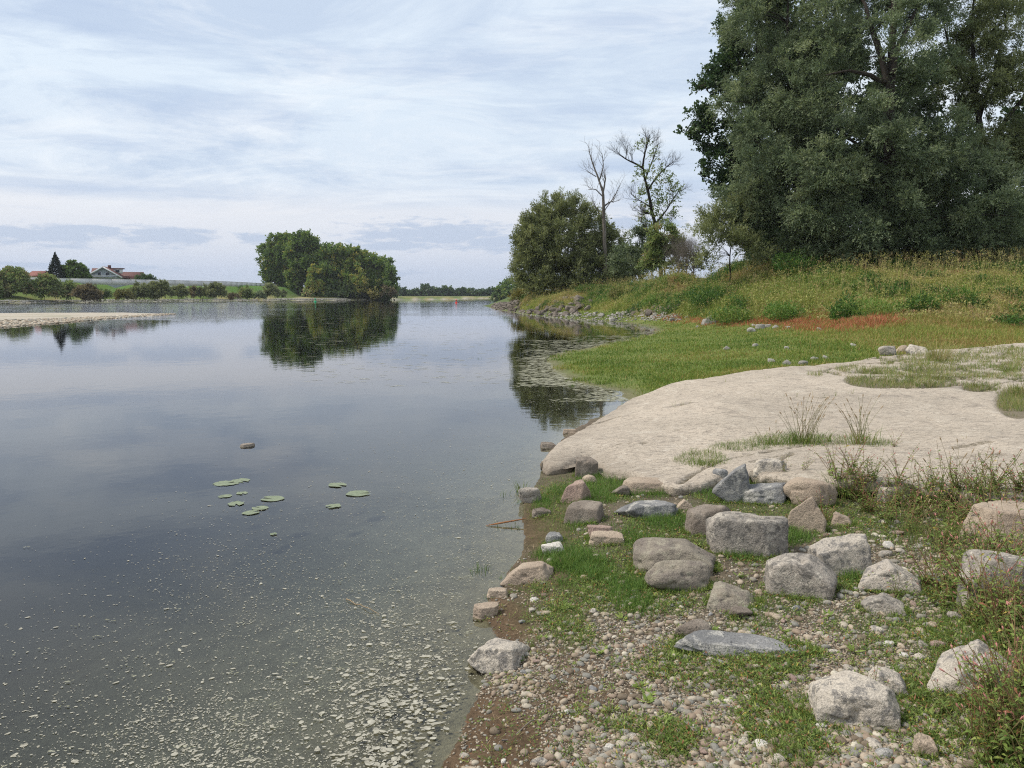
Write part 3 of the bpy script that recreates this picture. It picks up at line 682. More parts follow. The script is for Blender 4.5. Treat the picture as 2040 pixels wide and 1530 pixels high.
rock(1258, 1424, 1070, 1150, 'broad boulder with purplish-brown mossy top', 'mossy', 'block', 20, dr=.62, cut=[(-.7, -.3, .8, .75), (.75, 0, .75, .75)])
rock(1284, 1412, 1114, 1184, 'rounded boulder with dry fibrous moss on its front', 'mossy', 'round', 21, dr=.55, cut=[(0, -.5, 1, .72)])
rock(1364, 1462, 1000, 1070, 'rough brown block with crumbly top behind the big grey block', 'brownrock', 'block', 22, dr=.8)
rock(1406, 1567, 1020, 1112, 'big squarish grey block with lichen patches', 'granite2', 'block', 23, dr=.5, cut=[(0, 0, 1, .62)])
rock(1420, 1492, 922, 1003, 'upright blue-grey slate leaning to the right against the slab', 'slate', 'gable', 24, dr=.4, roll=.5, cut=[(-.9, 0, .5, .6)])
rock(1468, 1572, 955, 1007, 'pale-topped slate rock with a dark shaded face', 'slate', 'block', 25, dr=.5, roll=-.12)
rock(1562, 1662, 947, 1012, 'rounded pale tan boulder under the slab edge', 'sand', 'round', 26, dr=.7)
rock(1418, 1450, 932, 963, 'small dark rounded cobble wedged under the slab', 'slate', 'round', 27)
rock(1566, 1642, 983, 1060, 'tan wedge standing on end behind the pale blocks', 'sand', 'gable', 28, dr=.6, roll=.2)
rock(1608, 1732, 1053, 1152, 'pale angular block with a sharp top corner', 'granite', 'block', 29, dr=.75, yaw=.5, roll=-.1)
rock(1519, 1662, 1097, 1194, 'grey boulder with black lichen spots and sloping right shoulder', 'granite2', 'block', 30, dr=.7, cut=[(.75, -.1, .8, .72)])
rock(1714, 1833, 1113, 1183, 'low pale cone-shaped rock beside the brown pebbles', 'granite', 'gable', 31, dr=.8)
rock(1717, 1800, 1181, 1227, 'small grey pointed rock in the gravel', 'granite2', 'gable', 32, dr=.7)
rock(1918, 2075, 1099, 1215, 'large square grey block cut off by the right picture edge', 'granite2', 'block', 33, dr=.6, cut=[(0, 0, 1, .7)])
rock(1925, 2150, 990, 1100, 'large broad ledge of rock above the square block', 'sand', 'flat', 34, dr=.8, k=6)
rock(1745, 1820, 958, 1004, 'pale rock hidden among the weeds below the slab', 'granite', 'flat', 35, dr=.7)
rock(1410, 1511, 1161, 1216, 'brownish triangular rock lying flat on the gravel', 'mossy', 'wedge', 36, dr=.8)
rock(930, 1062, 1260, 1352, 'large flat grey boulder at the waterline with wet brown end', 'granite', 'wedge', 37, dr=.95, yaw=2.7, k=6, zb=0.0)
rock(942, 994, 1200, 1235, 'small tan rock with a dark cracked side at the waterline', 'sand', 'block', 38)
rock(970, 1012, 1170, 1192, 'small flat orange-tan rock above the muddy bank', 'sand', 'flat', 39)
rock(1344, 1421, 1228, 1279, 'brown-grey rock half buried behind the flat slate', 'brownrock', 'round', 40, dr=.8, sink=.3)
rock(1346, 1610, 1264, 1313, 'long flat blue-grey slate lying in the gravel', 'slate', 'flat', 41, dr=.32, yaw=.05, k=6)
rock(1718, 1810, 1329, 1395, 'pale rock leaning behind the largest front boulder', 'granite', 'wedge', 42, dr=.8)
rock(1603, 1782, 1343, 1455, 'largest front boulder, pale flat top and pitted face', 'granite', 'block', 43, dr=.7, k=6, cut=[(-.5, 0, 1, .78), (0, -.25, 1, .8)])
rock(1855, 2028, 1276, 1397, 'pale pointed boulder with dark patches at the right in the weeds', 'granite', 'gable', 44, dr=.75, k=6, cut=[(-.5, -.5, .8, .65)])
rock(1452, 1498, 1208, 1235, 'small round brown stone below the triangular rock', 'brownrock', 'round', 45)
rock(1820, 1868, 1466, 1512, 'flat tan stone bedded in the gravel near the bottom edge', 'sand', 'flat', 46, sink=.3)
rock(1033, 1078, 968, 1003, 'grey stone behind grass at the river edge', 'granite2', 'round', 47)
rock(1145, 1192, 908, 952, 'dark rock wedged in the hollow under the slab tip', 'brownrock', 'block', 48)
rock(1218, 1255, 965, 990, 'small grey-brown stone sunk in the lush grass', 'brownrock', 'round', 49)
rock(1160, 1190, 945, 965, 'small tan stone on the turf below the slab hollow', 'sand', 'round', 50)
rock(1076, 1110, 880, 895, 'flat wet stone in the water left of the slab', 'brownrock', 'flat', 51, zb=-.01)
rock(1121, 1150, 853, 866, 'flat pale stone in the water by the slab edge', 'sand', 'flat', 52, zb=-.01)
rock(478, 508, 882, 892, 'low dark stone breaking the open water surface', 'brownrock', 'flat', 53, zb=-.01)
rock(1750, 1784, 688, 710, 'grey rounded rock on the far rim of the slab', 'granite2', 'round', 54, k=4)
rock(1780, 1808, 687, 704, 'small tan rock between two grey rocks on the slab rim', 'sand', 'round', 55, k=4)
rock(1806, 1852, 686, 706, 'wide pale rock rightmost on the slab rim', 'granite', 'wedge', 56, k=4)
rock(1399, 1430, 625, 646, 'pointed white stone, largest in the meadow', 'palerip', 'wedge', 57, k=4, yaw=3.1)
for q, (a, b, w, lab) in enumerate([(1408, 647, 22, 'flat white stone touching the pointed meadow stone'), (1390, 652, 8, None), (1497, 662, 18, None), (1515, 656, 20, None), (1502, 650, 9, None), (1545, 654, 13, None), (1570, 655, 10, None), (1530, 652, 12, None), (1633, 659, 13, None), (1448, 697, 15, None), (1505, 691, 13, None), (1567, 695, 10, None), (1537, 722, 15, None), (1568, 727, 20, None), (1600, 728, 18, None), (1622, 719, 16, None), (1645, 715, 14, None), (1368, 634, 9, None), (1340, 640, 13, None), (1300, 634, 10, None), (1700, 690, 12, None), (1480, 640, 8, None), (1245, 628, 14, None), (1220, 640, 12, None)]):
    rock(a - w / 2, a + w / 2, b - w * .55, b, lab or 'small whitish stone lying in the low meadow grass', 'palerip', ['wedge', 'gable', 'round', 'block'][q % 4], 60 + q, k=3, name='meadow_stone', cat='stone', group=None if lab else 'whitish stones in the meadow')
rock(1235, 1345, 950, 985, 'low beige ledge broken off below the slab, left of the slates', 'sand', 'flat', 56 + 40, dr=.6)
rock(1500, 1565, 912, 948, 'rough beige block wedged at the slab edge above the dark slate', 'granite', 'block', 97, dr=.6)
rock(1668, 1745, 940, 975, 'beige broken slab piece half hidden by weeds', 'sand', 'flat', 98, dr=.7)
rock(1655, 1700, 1020, 1050, 'small tan angular stone right of the standing tan wedge', 'sand', 'wedge', 99, dr=.7)
rock(1300, 1345, 1155, 1180, 'small pale flat stone before the mossy boulder', 'granite', 'flat', 100, dr=.7)
rock(1060, 1098, 1010, 1030, 'small brown stone in the waterside grass', 'brownrock', 'block', 101, dr=.7)
# cobbles that can be told apart on the gravel
protos = []
for q in range(7):
    P, Fc = rock_mesh(200 + q, 'round', 3); P = fit(P, 1, .72, .42)
    o = mesh_np('cobble', P, Fc.ravel(), 3, M[['white', 'granite', 'slate', 'sand', 'pinkrock', 'granite2', 'granite'][q]], smooth=True); protos.append(o)
cob = [(1065, 1197, 17), (1060, 1217, 19), (1040, 1240, 14), (1068, 1258, 15), (1048, 1160, 10), (1082, 1163, 14), (1240, 1210, 16), (1250, 1200, 12), (1182, 1220, 20), (1045, 1340, 16), (1062, 1316, 18), (1070, 1320, 16), (1020, 1368, 16), (1048, 1407, 16), (1130, 1420, 16), (1142, 1420, 14), (1183, 1375, 20), (1137, 1391, 18), (1185, 1422, 22), (1225, 1508, 22), (1075, 1520, 30), (1003, 1518, 15), (925, 1508, 16), (1500, 1260, 12),
       (1595, 1410, 24), (1580, 1355, 22), (1463, 1353, 22), (1495, 1360, 18), (1770, 1286, 26), (1747, 1258, 24), (1588, 1214, 20), (1566, 1201, 18), (1820, 1208, 20), (1905, 1232, 30), (1690, 1333, 26), (1637, 1450, 24), (1740, 1488, 34), (1765, 1506, 32), (1772, 1440, 22), (1640, 1470, 18), (1880, 1500, 28), (1555, 1516, 36), (1520, 1488, 32), (1480, 1480, 26), (1723, 1445, 20), (1860, 1250, 26), (1870, 1288, 26), (1840, 1290, 22), (1835, 1312, 24), (1800, 1308, 22), (1660, 1300, 18), (1722, 1148, 24), (1710, 1130, 18), (1790, 1065, 20), (1760, 1040, 18), (1795, 1100, 22), (1770, 1090, 26), (1765, 1105, 24), (1860, 1160, 30), (1655, 1450, 20), (1400, 1500, 24), (1320, 1525, 26), (1260, 1470, 22), (1215, 1490, 20), (1455, 1180, 12), (1415, 1225, 12), (1540, 1228, 22), (1560, 1240, 18), (1620, 1330, 18)]
for q, (a, b, w) in enumerate(cob):
    x, y, z, _ = hit2(np.array([float(a)]), np.array([float(b)])); x, y, z = float(x[0]), float(y[0]), float(z[0])
    src = protos[q % 7]; o = src if q < 7 else src.copy()
    if q >= 7: COL.objects.link(o)
    s_ = w / F * math.sqrt(x * x + y * y + (EYE - z) ** 2) * random.Random(q).uniform(.9, 1.1)
    o.scale = (s_, s_, s_); o.location = (x, y, z + s_ * .12); o.rotation_euler = (random.Random(q).uniform(-.2, .2), random.Random(q + 5).uniform(-.2, .2), q * 1.7)
    tag(o, ['white', 'speckled pale', 'blue-grey', 'tan', 'pinkish', 'mid-grey', 'cream speckled'][q % 7] + ' rounded cobble lying on the gravel ' + ('by the waterline' if a < 1100 else 'below the mossy boulders' if a < 1450 else 'around the front boulders' if b > 1300 else 'between the big grey blocks'), 'cobble', 'loose cobbles on the gravel shore')

# riprap of the groyne
rp = []
for q in range(8):
    P, Fc = rock_mesh(300 + q, ['block', 'wedge', 'gable', 'slate'][q % 4], 3); P = fit(P, 1, .7, .55)
    rp.append((P, Fc))
rpo = [mesh_np('riprap_stone', P, Fc.ravel(), 3, M['riprap'], smooth=False) for P, Fc in rp]
rpp = [mesh_np('bank_stone', P, Fc.ravel(), 3, M['palerip'], smooth=False) for P, Fc in rp[:5]]
rr = random.Random(5); used = set(); cnt = 0
groy = [gp(a, b, 0) for a, b in [(972, 611), (985, 616), (1010, 620.5), (1040, 625), (1075, 629.5), (1110, 632.5), (1140, 633)]]
groy = [(float(a), float(b)) for a, b in groy]
def put(protos_, x, y, z, s_, label, cat, group, key):
    i_ = rr.randrange(len(protos_)); src = protos_[i_]
    if (key, i_) in used: o = src.copy(); COL.objects.link(o)
    else: used.add((key, i_)); o = src
    o.location = (x, y, z); o.scale = (s_ * rr.uniform(.8, 1.4), s_, s_ * rr.uniform(.7, 1.2)); o.rotation_euler = (rr.uniform(-.5, .5), rr.uniform(-.5, .5), rr.uniform(0, 6.3))
    tag(o, label, cat, group)
seg = np.array(groy); tl = np.concatenate([[0], np.cumsum(np.linalg.norm(np.diff(seg, axis=0), axis=1))])
for q in range(215):
    u = rr.uniform(0, 1) ** .85; u = u * tl[-1]; bx, by = np.interp(u, tl, seg[:, 0]), np.interp(u, tl, seg[:, 1]); f = u / tl[-1]
    up = rr.uniform(0, 1); wid = 1.0 + 4.6 * min(f * 1.6, 1)
    x, y = bx + up * wid * .75 + (1 - f) * .5, by + up * wid * .9; z = max(gz(x, y) * .5, 0) + up * (.3 + .95 * min(f * 2.2, 1)) * (1.15 - .35 * f)
    put(rpo, x, y, z, rr.uniform(.5, .95), 'dark angular riprap stone ' + ('along the waterline' if up < .33 else 'half way up' if up < .66 else 'on the crest') + (' near the tip of the groyne' if f < .33 else ' in the middle of the groyne' if f < .66 else ' at the landward end of the groyne'), 'stone', 'riprap stones of the groyne', 'r')
for q in range(70):
    a = rr.uniform(1080, 1330); u = (a - 1080) / 250
    b = 630 - 3 * u + rr.uniform(-8, 3) * (.4 + u * .6)
    x, y, z = hit(a, b); s_ = rr.uniform(.2, .5)
    put(rpp, float(x[0]), float(y[0]), float(z[0]) + s_ * .1, s_, 'pale bank stone at the embankment foot, ' + ('next to the groyne' if a < 1160 else 'behind the bay' if a < 1240 else 'by the dark scree'), 'stone', 'pale stones at the embankment foot', 'p')
for q in range(42):
    a = rr.uniform(1260, 1352); b = 626 - (a - 1260) / 92 * 12 + rr.uniform(-5, 6)
    x, y, z = hit(a, b); s_ = rr.uniform(.4, .8)
    put(rpo, float(x[0]), float(y[0]), float(z[0]) + s_ * .15, s_, 'dark stone of the small scree below the embankment weeds', 'stone', 'dark scree below the weeds', 'r')

# merged many-piece stuff
def many(name, m, X, Y, Zc, Sx, Sy, Sz, tint, bases, label=None, cat=None, kind='stuff', smooth=True, tilt=.25):
    n = len(X); Vs, Fs, Ts = [], [], []; off = 0; which = rng.integers(0, len(bases), n)
    for bi, (P, Fc) in enumerate(bases):
        w = np.where(which == bi)[0]
        if not len(w): continue
        a = rng.uniform(0, 2 * np.pi, len(w)); tx = rng.uniform(-tilt, tilt, len(w))
        Q_ = P[None] * np.stack([Sx[w], Sy[w], Sz[w]], 1)[:, None]
        y1 = Q_[..., 1] * np.cos(tx)[:, None] - Q_[..., 2] * np.sin(tx)[:, None]; z1 = Q_[..., 1] * np.sin(tx)[:, None] + Q_[..., 2] * np.cos(tx)[:, None]
        x2 = Q_[..., 0] * np.cos(a)[:, None] - y1 * np.sin(a)[:, None]; y2 = Q_[..., 0] * np.sin(a)[:, None] + y1 * np.cos(a)[:, None]
        W = np.stack([x2 + X[w][:, None], y2 + Y[w][:, None], z1 + Zc[w][:, None]], -1)
        Vs.append(W.reshape(-1, 3)); Fs.append((Fc[None] + (np.arange(len(w)) * len(P))[:, None, None] + off).reshape(-1, 3)); Ts.append(np.repeat(tint[w], len(Fc))); off += len(w) * len(P)
    return tag(mesh_np(name, np.concatenate(Vs), np.concatenate(Fs).ravel(), 3, m, np.concatenate(Ts), smooth), label, cat, kind=kind)
# gravel of the near shore
def outside(n):
    """points of the same shore beyond the picture edges"""
    x = rng.uniform(-1.6, 7.0, n); y = rng.uniform(-.8, 9, n); z = _grid(x, y, Z); px, py = proj(x, y, z); k = ((px > 2095) | (py > 1555) | (y < 1.75)) & (sdist(x, y, land_r) > .04) & (sdist(x, y, slab_poly) < 0) & (np.hypot(x, y) > .25)
    return x[k], y[k], z[k]
def gravel():
    N = 105000; px = rng.uniform(820, 2100, N); py = 975 + 600 * rng.uniform(0, 1, N) ** .9
    x, y, z = hit(px, py); s = sdist(x, y, land_r); so = sdist(x, y, slab_poly)
    mud = ell(px, py, MUD); gr = ell(px, py, GREEN); nz = fbm(x * 2.2, y * 2.2, oct=3, seed=71)
    dens = 1 - .9 * mud - .45 * np.clip(gr + nz * .5, 0, 1) * (py < 1250) - .3 * np.clip(gr + nz * .6, 0, 1) * (py >= 1250) + .2 * nz
    dens = dens * np.where(py < 1180, np.where(px > 1690, .9, .30), 1.0)
    keep = (rng.uniform(0, 1, N) < dens) & (s > .03) & (so < 0.02) & (y > 1.8)
    x, y, z, px, py = [q[keep] for q in (x, y, z, px, py)]
    xo, yo, zo = outside(26000); x, y, z = np.concatenate([x, xo]), np.concatenate([y, yo]), np.concatenate([z, zo]); n = len(x)
    r = rng.uniform(0, 1, n); sz = .0038 + .0070 * r ** 2.4 + .012 * (r > .965) * rng.uniform(.3, 1, n)
    sz = sz * np.where(y > 4.5, 1.2, 1.0)
    sx = sz * rng.uniform(.9, 1.45, n); sy = sz * rng.uniform(.75, 1.0, n); szz = sz * rng.uniform(.45, .8, n)
    bases = []
    for q in range(6):
        U, Fc = ico(2); P = U * (1 + .22 * fbm(U[:, 0] * 1.2 + q * 9, U[:, 1] * 1.2, U[:, 2] * 1.2, 2, 80 + q))[:, None]; bases.append((P, Fc))
    # near ones carry the finer mesh, small ones the coarse
    small = sz < .011
    b1 = []
    for q in range(5):
        U, Fc = ico(1); b1.append((U * (1 + .25 * fbm(U[:, 0] * 1.2 + q * 7, U[:, 1], U[:, 2], 2, 90 + q))[:, None], Fc))
    b1 = [(P, Fc) for P, Fc in b1]
    tint = rng.uniform(0, 1, n)
    k = small; many('gravel', M['pebble'], x[k], y[k], z[k] + szz[k] * .35, sx[k], sy[k], szz[k], tint[k], b1)
    k = ~small; many('gravel', M['pebble'], x[k], y[k], z[k] + szz[k] * .35, sx[k], sy[k], szz[k], tint[k], bases)
gravel()

# ------------------------------------------------------------------ trees
def spray_leaves(C, O, K, N, Lt, ll, lw, droop, upb=.5, rs_=.4, t0=.5, tv=.28, spread=.9):
    """C clump centres, O outward directions -> bag of leaf quads on twigs"""
    n = len(C); P0 = np.repeat(C, K, 0); O_ = np.repeat(O, K, 0); ct_ = np.repeat(np.clip(rng.normal(t0, tv * .6, n), 0, 1), K * N)
    P0 = P0 + rdir(n * K) * rs_ * rng.uniform(0, 1, (n * K, 1))
    D = norm(O_ * .9 + np.array([0, 0, upb]) + rdir(n * K) * spread); L = Lt * rng.uniform(.55, 1.2, n * K)
    D = np.repeat(D, N, 0); L = np.repeat(L, N); P0 = np.repeat(P0, N, 0); tt = rng.uniform(0, 1, n * K * N)
    P = P0 + D * (L * tt)[:, None]; P[:, 2] -= droop * L * tt * tt; P += rng.normal(size=P.shape) * ll * .25
    A = norm(D + rdir(len(P)) * .8 - np.array([0, 0, 1]) * (droop * tt)[:, None]); Nn = norm(rdir(len(P)) + np.array([0, 0, .6]))
    T_ = np.clip(ct_ + rng.normal(0, tv * .5, len(P)) + .12 * (tt - .5), 0, 1)
    return P, A, Nn, ll * rng.uniform(.7, 1.25, len(P)), lw * rng.uniform(.8, 1.2, len(P)), T_
def lobe_centres(l, Y, dens, rs_px, sub=0):
    """one lobe (px, py, rx, ry, dY, rel. density) -> clump centres in its outer shell and their outward directions"""
    px, py, rx, ry = l[:4]; dY = l[4] if len(l) > 4 else 0; dm = l[5] if len(l) > 5 else 1
    c_ = at(px, py, Y + dY); a, b = rx / F * (Y + dY), ry / F * (Y + dY); n = max(int(dens * dm * (rx * ry) / (rs_px ** 2)), 3)
    U = rdir(n); r = rng.uniform(.45, 1.0, n) ** .6; U[:, 2] = np.where(U[:, 2] < -.5, U[:, 2] * .5, U[:, 2])
    ax = np.array([a, (a + b) / 2 * .85, b])
    if not sub: return c_ + U * r[:, None] * ax, norm(U * np.array([1, 1, .8])), c_
    ns = max(3, int(sub)); S0 = rdir(ns); S0[:, 2] = np.where(S0[:, 2] < -.4, S0[:, 2] * .5, S0[:, 2]); rr_ = rng.uniform(.30, .52, ns); w = rng.integers(0, ns, n)
    U2 = rdir(n); U2[:, 2] = np.where(U2[:, 2] < -.2, U2[:, 2] * .35, U2[:, 2]); q = S0[w] * .68 + U2 * (rng.uniform(.5, 1, n) ** .5 * rr_[w])[:, None]
    return c_ + q * ax, norm(U2 * .9 + S0[w] * .5), c_
def grow_twigs(bag, pts, r0, depth, k, lens, r, up=.5, t=.5, wild=.9):
    """children along a branch polyline, recursively"""
    pts = np.array(pts); n = len(pts); 
    for q in range(k):
        u = r.uniform(.3, 1.0) * (n - 1); i0 = min(int(u), n - 2); f = u - i0; p = pts[i0] * (1 - f) + pts[i0 + 1] * f; d = pts[i0 + 1] - pts[i0]; d = d / (np.linalg.norm(d) + 1e-9)
        L = lens * r.uniform(.5, 1.1) * (1.15 - .4 * u / n); v = np.array([r.gauss(0, 1), r.gauss(0, 1), r.gauss(0, 1)]); v = v - d * v.dot(d) * .6; v /= np.linalg.norm(v)
        dd = d * .7 + v * wild + np.array([0, 0, up]); dd /= np.linalg.norm(dd); c_ = [p]
        for s_ in range(4): c_.append(c_[-1] + dd * L / 4); dd = dd + np.array([r.gauss(0, .22), r.gauss(0, .22), r.gauss(0, .22) + .1 * up]); dd /= np.linalg.norm(dd)
        rad = r0 * r.uniform(.4, .6) * (1 - .4 * u / n); V_, Q_ = tube(c_, np.linspace(rad, rad * .25, 5), 4); bag.add(V_, Q_, t)
        if depth > 0: grow_twigs(bag, c_, rad, depth - 1, max(k * 2 // 3, 2), lens * .55, r, up, t, wild)
def limb(pxs, Y, r0, r1, k=8, n=12):
    """pixel polyline at one distance -> smoothed tapering limb"""
    P = np.array([at(q[0], q[1], Y + (q[2] if len(q) > 2 else 0)) for q in pxs]); u = np.linspace(0, len(P) - 1, n); P = np.stack([np.interp(u, np.arange(len(P)), P[:, i_]) for i_ in range(3)], 1)
    for _ in range(2): P[1:-1] = (P[:-2] + 2 * P[1:-1] + P[2:]) / 4
    P[1:-1] += rng.normal(size=(n - 2, 3)) * r0 * .12
    V_, Q_ = tube(P, np.linspace(1, 0, n) ** .8 * (r0 - r1) + r1, k); return V_, Q_, P
def tree(name, label, cat, base, lobes, m, dens=1.0, rs_px=14, K=9, N=14, Lt=1.0, ll=.16, lw=.035, droop=.25, upb=.5, limbs=(), bark='bark', group=None, t0=.5, tv=.28, spread=.9, nbranch=20, tr=.18, crown='crown', rs_=.4, boughs=True):
    Y = base[1]; bx = (base[0] - 1020) / F * Y; bz = float(_grid(np.array([bx]), np.array([float(Y)]), Z)[0])
    root = empty(name, (bx, Y, bz)); off = np.array([bx, Y, bz])
    W = Bag(); joints = []
    for lb in limbs:
        V_, Q_, P = limb(lb[0], Y, lb[1], lb[2]); W.add(V_ - off, Q_); joints.append(P)
    if not limbs:
        tp = at(lobes[0][0], lobes[0][1], Y + (lobes[0][4] if len(lobes[0]) > 4 else 0)); P = np.linspace(off - [0, 0, .3], tp, 8); P[1:-1] += rng.normal(size=(6, 3)) * tr * .4
        V_, Q_ = tube(P, np.linspace(tr, tr * .25, 8), 7); W.add(V_ - off, Q_); joints.append(P)
    J = np.concatenate(joints); Cs, Os = [], []
    for l in lobes:
        P, O, c_ = lobe_centres(l, Y, dens, rs_px, (7 if l[2] > 45 else 4) if (boughs and l[2] > 20) else 0); P[:, 2] = np.maximum(P[:, 2], bz + .3); Cs.append(P); Os.append(O)
        for q in range(max(1, nbranch // len(lobes))):
            e = P[rng.integers(len(P))]; d = np.linalg.norm(J - e, axis=1) + np.maximum(J[:, 2] - e[2], 0) * 1.5; s_ = J[np.argmin(d)]; mid = (s_ + e) / 2 + np.array([0, 0, .15]) * np.linalg.norm(e - s_) + rng.normal(size=3) * .2
            u = np.linspace(0, 1, 6)[:, None]; P_ = (1 - u) ** 2 * s_ + 2 * u * (1 - u) * mid + u * u * e; r_ = tr * .32; V_, Q_ = tube(P_, np.linspace(r_, r_ * .2, 6), 5); W.add(V_ - off, Q_)
    W.build('trunk', M[bark], root, True)
    C_, O_ = np.concatenate(Cs), np.concatenate(Os)
    P, A, Nn, l_, w_, t_ = spray_leaves(C_, O_, K, N, Lt, ll, lw, droop, upb, rs_, t0, tv, spread)
    k = P[:, 2] > _grid(P[:, 0], P[:, 1], Z) + .02
    B = Bag(); B.leaves(P[k] - off, A[k], Nn[k], l_[k], w_[k], t_[k]); B.build(crown, M[m], root)
    tag(root, label, cat, group); return root

WB = dict(dens=1.15, rs_px=12, K=15, N=18, Lt=1.05, ll=.20, lw=.058, droop=.3, upb=.45)
tree('willow_tree', 'tall feathery willow with a thick dark forked trunk showing through its middle', 'tree', (1775, 51),
     [(1690, 198, 115, 70, -1.5), (1673, 124, 100, 70, 0), (1655, 53, 90, 60, 0), (1780, 30, 110, 70, 1, .8), (1726, 318, 140, 75, -2.5), (1655, 405, 85, 75, -2.5), (1673, 472, 90, 42, -2.5), (1765, 440, 75, 70, -3.5), (1885, 318, 115, 80, -3), (1832, 176, 70, 70, -1), (1920, 423, 115, 80, -3), (1950, 353, 75, 60, -2), (1870, 476, 120, 42, -2.5), (1990, 470, 60, 50, -2), (1700, -60, 150, 90, 1), (1850, -40, 110, 80, 1), (1780, -160, 130, 90, 1), (1805, 105, 55, 45, -4.5, .6), (1745, 250, 60, 34, -4.8, .7), (1800, 300, 60, 40, -4.6, .7), (1760, 40, 60, 40, -3.5, .6), (1760, 230, 90, 60, 3), (1780, 380, 160, 90, 2), (1700, 500, 90, 26, -2), (1830, 500, 90, 26, -2), (1940, 500, 80, 26, -1.5)], 'willow',
     limbs=[([(1775, 530), (1772, 430), (1768, 320, -3), (1775, 245, -3.6), (1768, 170, -3.6), (1780, 120, -3), (1775, 60, -2), (1790, -20), (1780, -120)], .42, .08),
            ([(1770, 180, -3.6), (1752, 95, -3.2), (1735, 60, -2.5), (1725, 10, -1), (1690, -60)], .2, .05), ([(1766, 165, -3.6), (1730, 148, -4), (1690, 140, -4), (1645, 150, -4)], .16, .03), ([(1775, 150, -3.5), (1790, 90, -2.5), (1810, 50, -1), (1850, -30)], .2, .05),
            ([(1772, 250), (1800, 200), (1835, 160), (1870, 140)], .16, .04), ([(1770, 330), (1710, 290, -1), (1660, 250, -2)], .15, .03), ([(1772, 360), (1850, 330, -1.5), (1930, 340, -2)], .18, .04)], nbranch=60, tr=.2, **WB)
tree('willow_tree', 'grey-green willow left of the forked one, standing in front of the dark poplar', 'tree', (1560, 54),
     [(1532, 53, 80, 80), (1525, 124, 85, 75, -1), (1545, 194, 95, 75, -1.5), (1514, 262, 80, 65, -2), (1570, 310, 85, 70, -2), (1506, 340, 80, 60, -2.5), (1550, 400, 95, 60, -2.5), (1490, 425, 70, 60, -2.5), (1550, 480, 95, 42, -2), (1580, -40, 80, 80), (1600, 100, 60, 80, 0), (1620, 230, 50, 80, 0), (1620, 480, 60, 40, 0), (1560, 505, 80, 24, -1), (1640, 500, 50, 28, -1)], 'willow', t0=.52,
     limbs=[([(1590, 530), (1588, 400), (1590, 300), (1575, 200), (1565, 100), (1570, 0)], .3, .06), ([(1588, 330), (1550, 270), (1530, 200)], .14, .03), ([(1590, 380), (1560, 330, -1), (1520, 300, -1.5)], .14, .03)], nbranch=40, tr=.18, **WB)
tree('willow_tree', 'willow at the right picture edge with sky showing through its thin upper crown', 'tree', (1990, 53),
     [(1902, 60, 60, 80, 1, .5), (1950, 110, 70, 70, 1, .65), (1990, 60, 60, 60, 0, .9), (1935, 20, 60, 50, 0, .6), (2015, 130, 50, 50, -1, .9), (1975, 330, 70, 50, -2), (2008, 200, 80, 60, 0, .9), (1940, 190, 60, 50, 0, .75), (2030, 290, 80, 70, -1), (1960, 260, 60, 50, 0, .9), (2080, 400, 80, 90, -1), (2100, 120, 90, 100, 0), (2110, 260, 90, 80, 0), (1950, 150, 70, 60, -1.5, .7), (1970, 50, 60, 60, -1.5, .6), (2050, -30, 90, 70, 0, .8), (1960, -20, 60, 60, 1, .4), (2150, 480, 90, 50, -1)], 'willow2', t0=.55,
     limbs=[([(1985, 530), (1975, 400), (1965, 300), (1945, 220), (1935, 120), (1940, 0)], .3, .06), ([(1965, 300), (2010, 230), (2060, 170), (2120, 80)], .18, .04), ([(1950, 240), (1985, 130), (2010, 20)], .14, .03), ([(1940, 190), (1900, 130), (1880, 50)], .1, .03)], nbranch=40, tr=.18, **WB)
tree('poplar_tree', 'dark broad-leaved poplar with ragged branches sticking out to the left against the sky', 'tree', (1500, 58),
     [(1500, 20, 45, 45), (1466, 62, 34, 38), (1452, 118, 42, 40), (1432, 168, 34, 32), (1402, 172, 14, 12, 0, .5), (1398, 232, 26, 16, 0, .7), (1370, 262, 16, 7, 0, .6), (1392, 275, 16, 8, 0, .6), (1432, 250, 36, 36), (1426, 318, 30, 34), (1398, 345, 18, 12, 0, .6), (1412, 290, 22, 14, 0, .6), (1440, 380, 30, 30), (1550, -20, 70, 60), (1480, -40, 40, 50), (1500, 160, 60, 90, 2), (1500, 330, 60, 90, 2), (1418, 205, 16, 14, 0, .6)], 'poplar', dens=1.3, rs_px=8, K=9, N=11, Lt=.7, ll=.19, lw=.16, droop=.15, upb=.5, nbranch=60, tr=.16, t0=.45,
     limbs=[([(1500, 530), (1498, 400), (1500, 250), (1505, 120), (1520, 0), (1530, -60)], .3, .06), ([(1498, 360), (1450, 310), (1400, 285), (1366, 262)], .10, .02), ([(1499, 280), (1450, 230), (1402, 170)], .10, .02), ([(1498, 400), (1440, 365), (1395, 346)], .09, .02), ([(1500, 200), (1470, 120), (1460, 50)], .12, .03)])
tree('willow_shrub', 'small loose grey-green willow shrub at the left foot of the tall trees', 'shrub', (1450, 52),
     [(1455, 452, 52, 52), (1415, 488, 34, 34, -1, .8), (1470, 495, 55, 32, -1), (1420, 430, 28, 30, 0, .5), (1400, 515, 26, 18, 0, .8), (1500, 505, 50, 25, -1)], 'willow2', dens=1.2, rs_px=10, K=14, N=16, Lt=.9, ll=.17, lw=.05, droop=.1, upb=.7, t0=.62, tr=.07, nbranch=24)
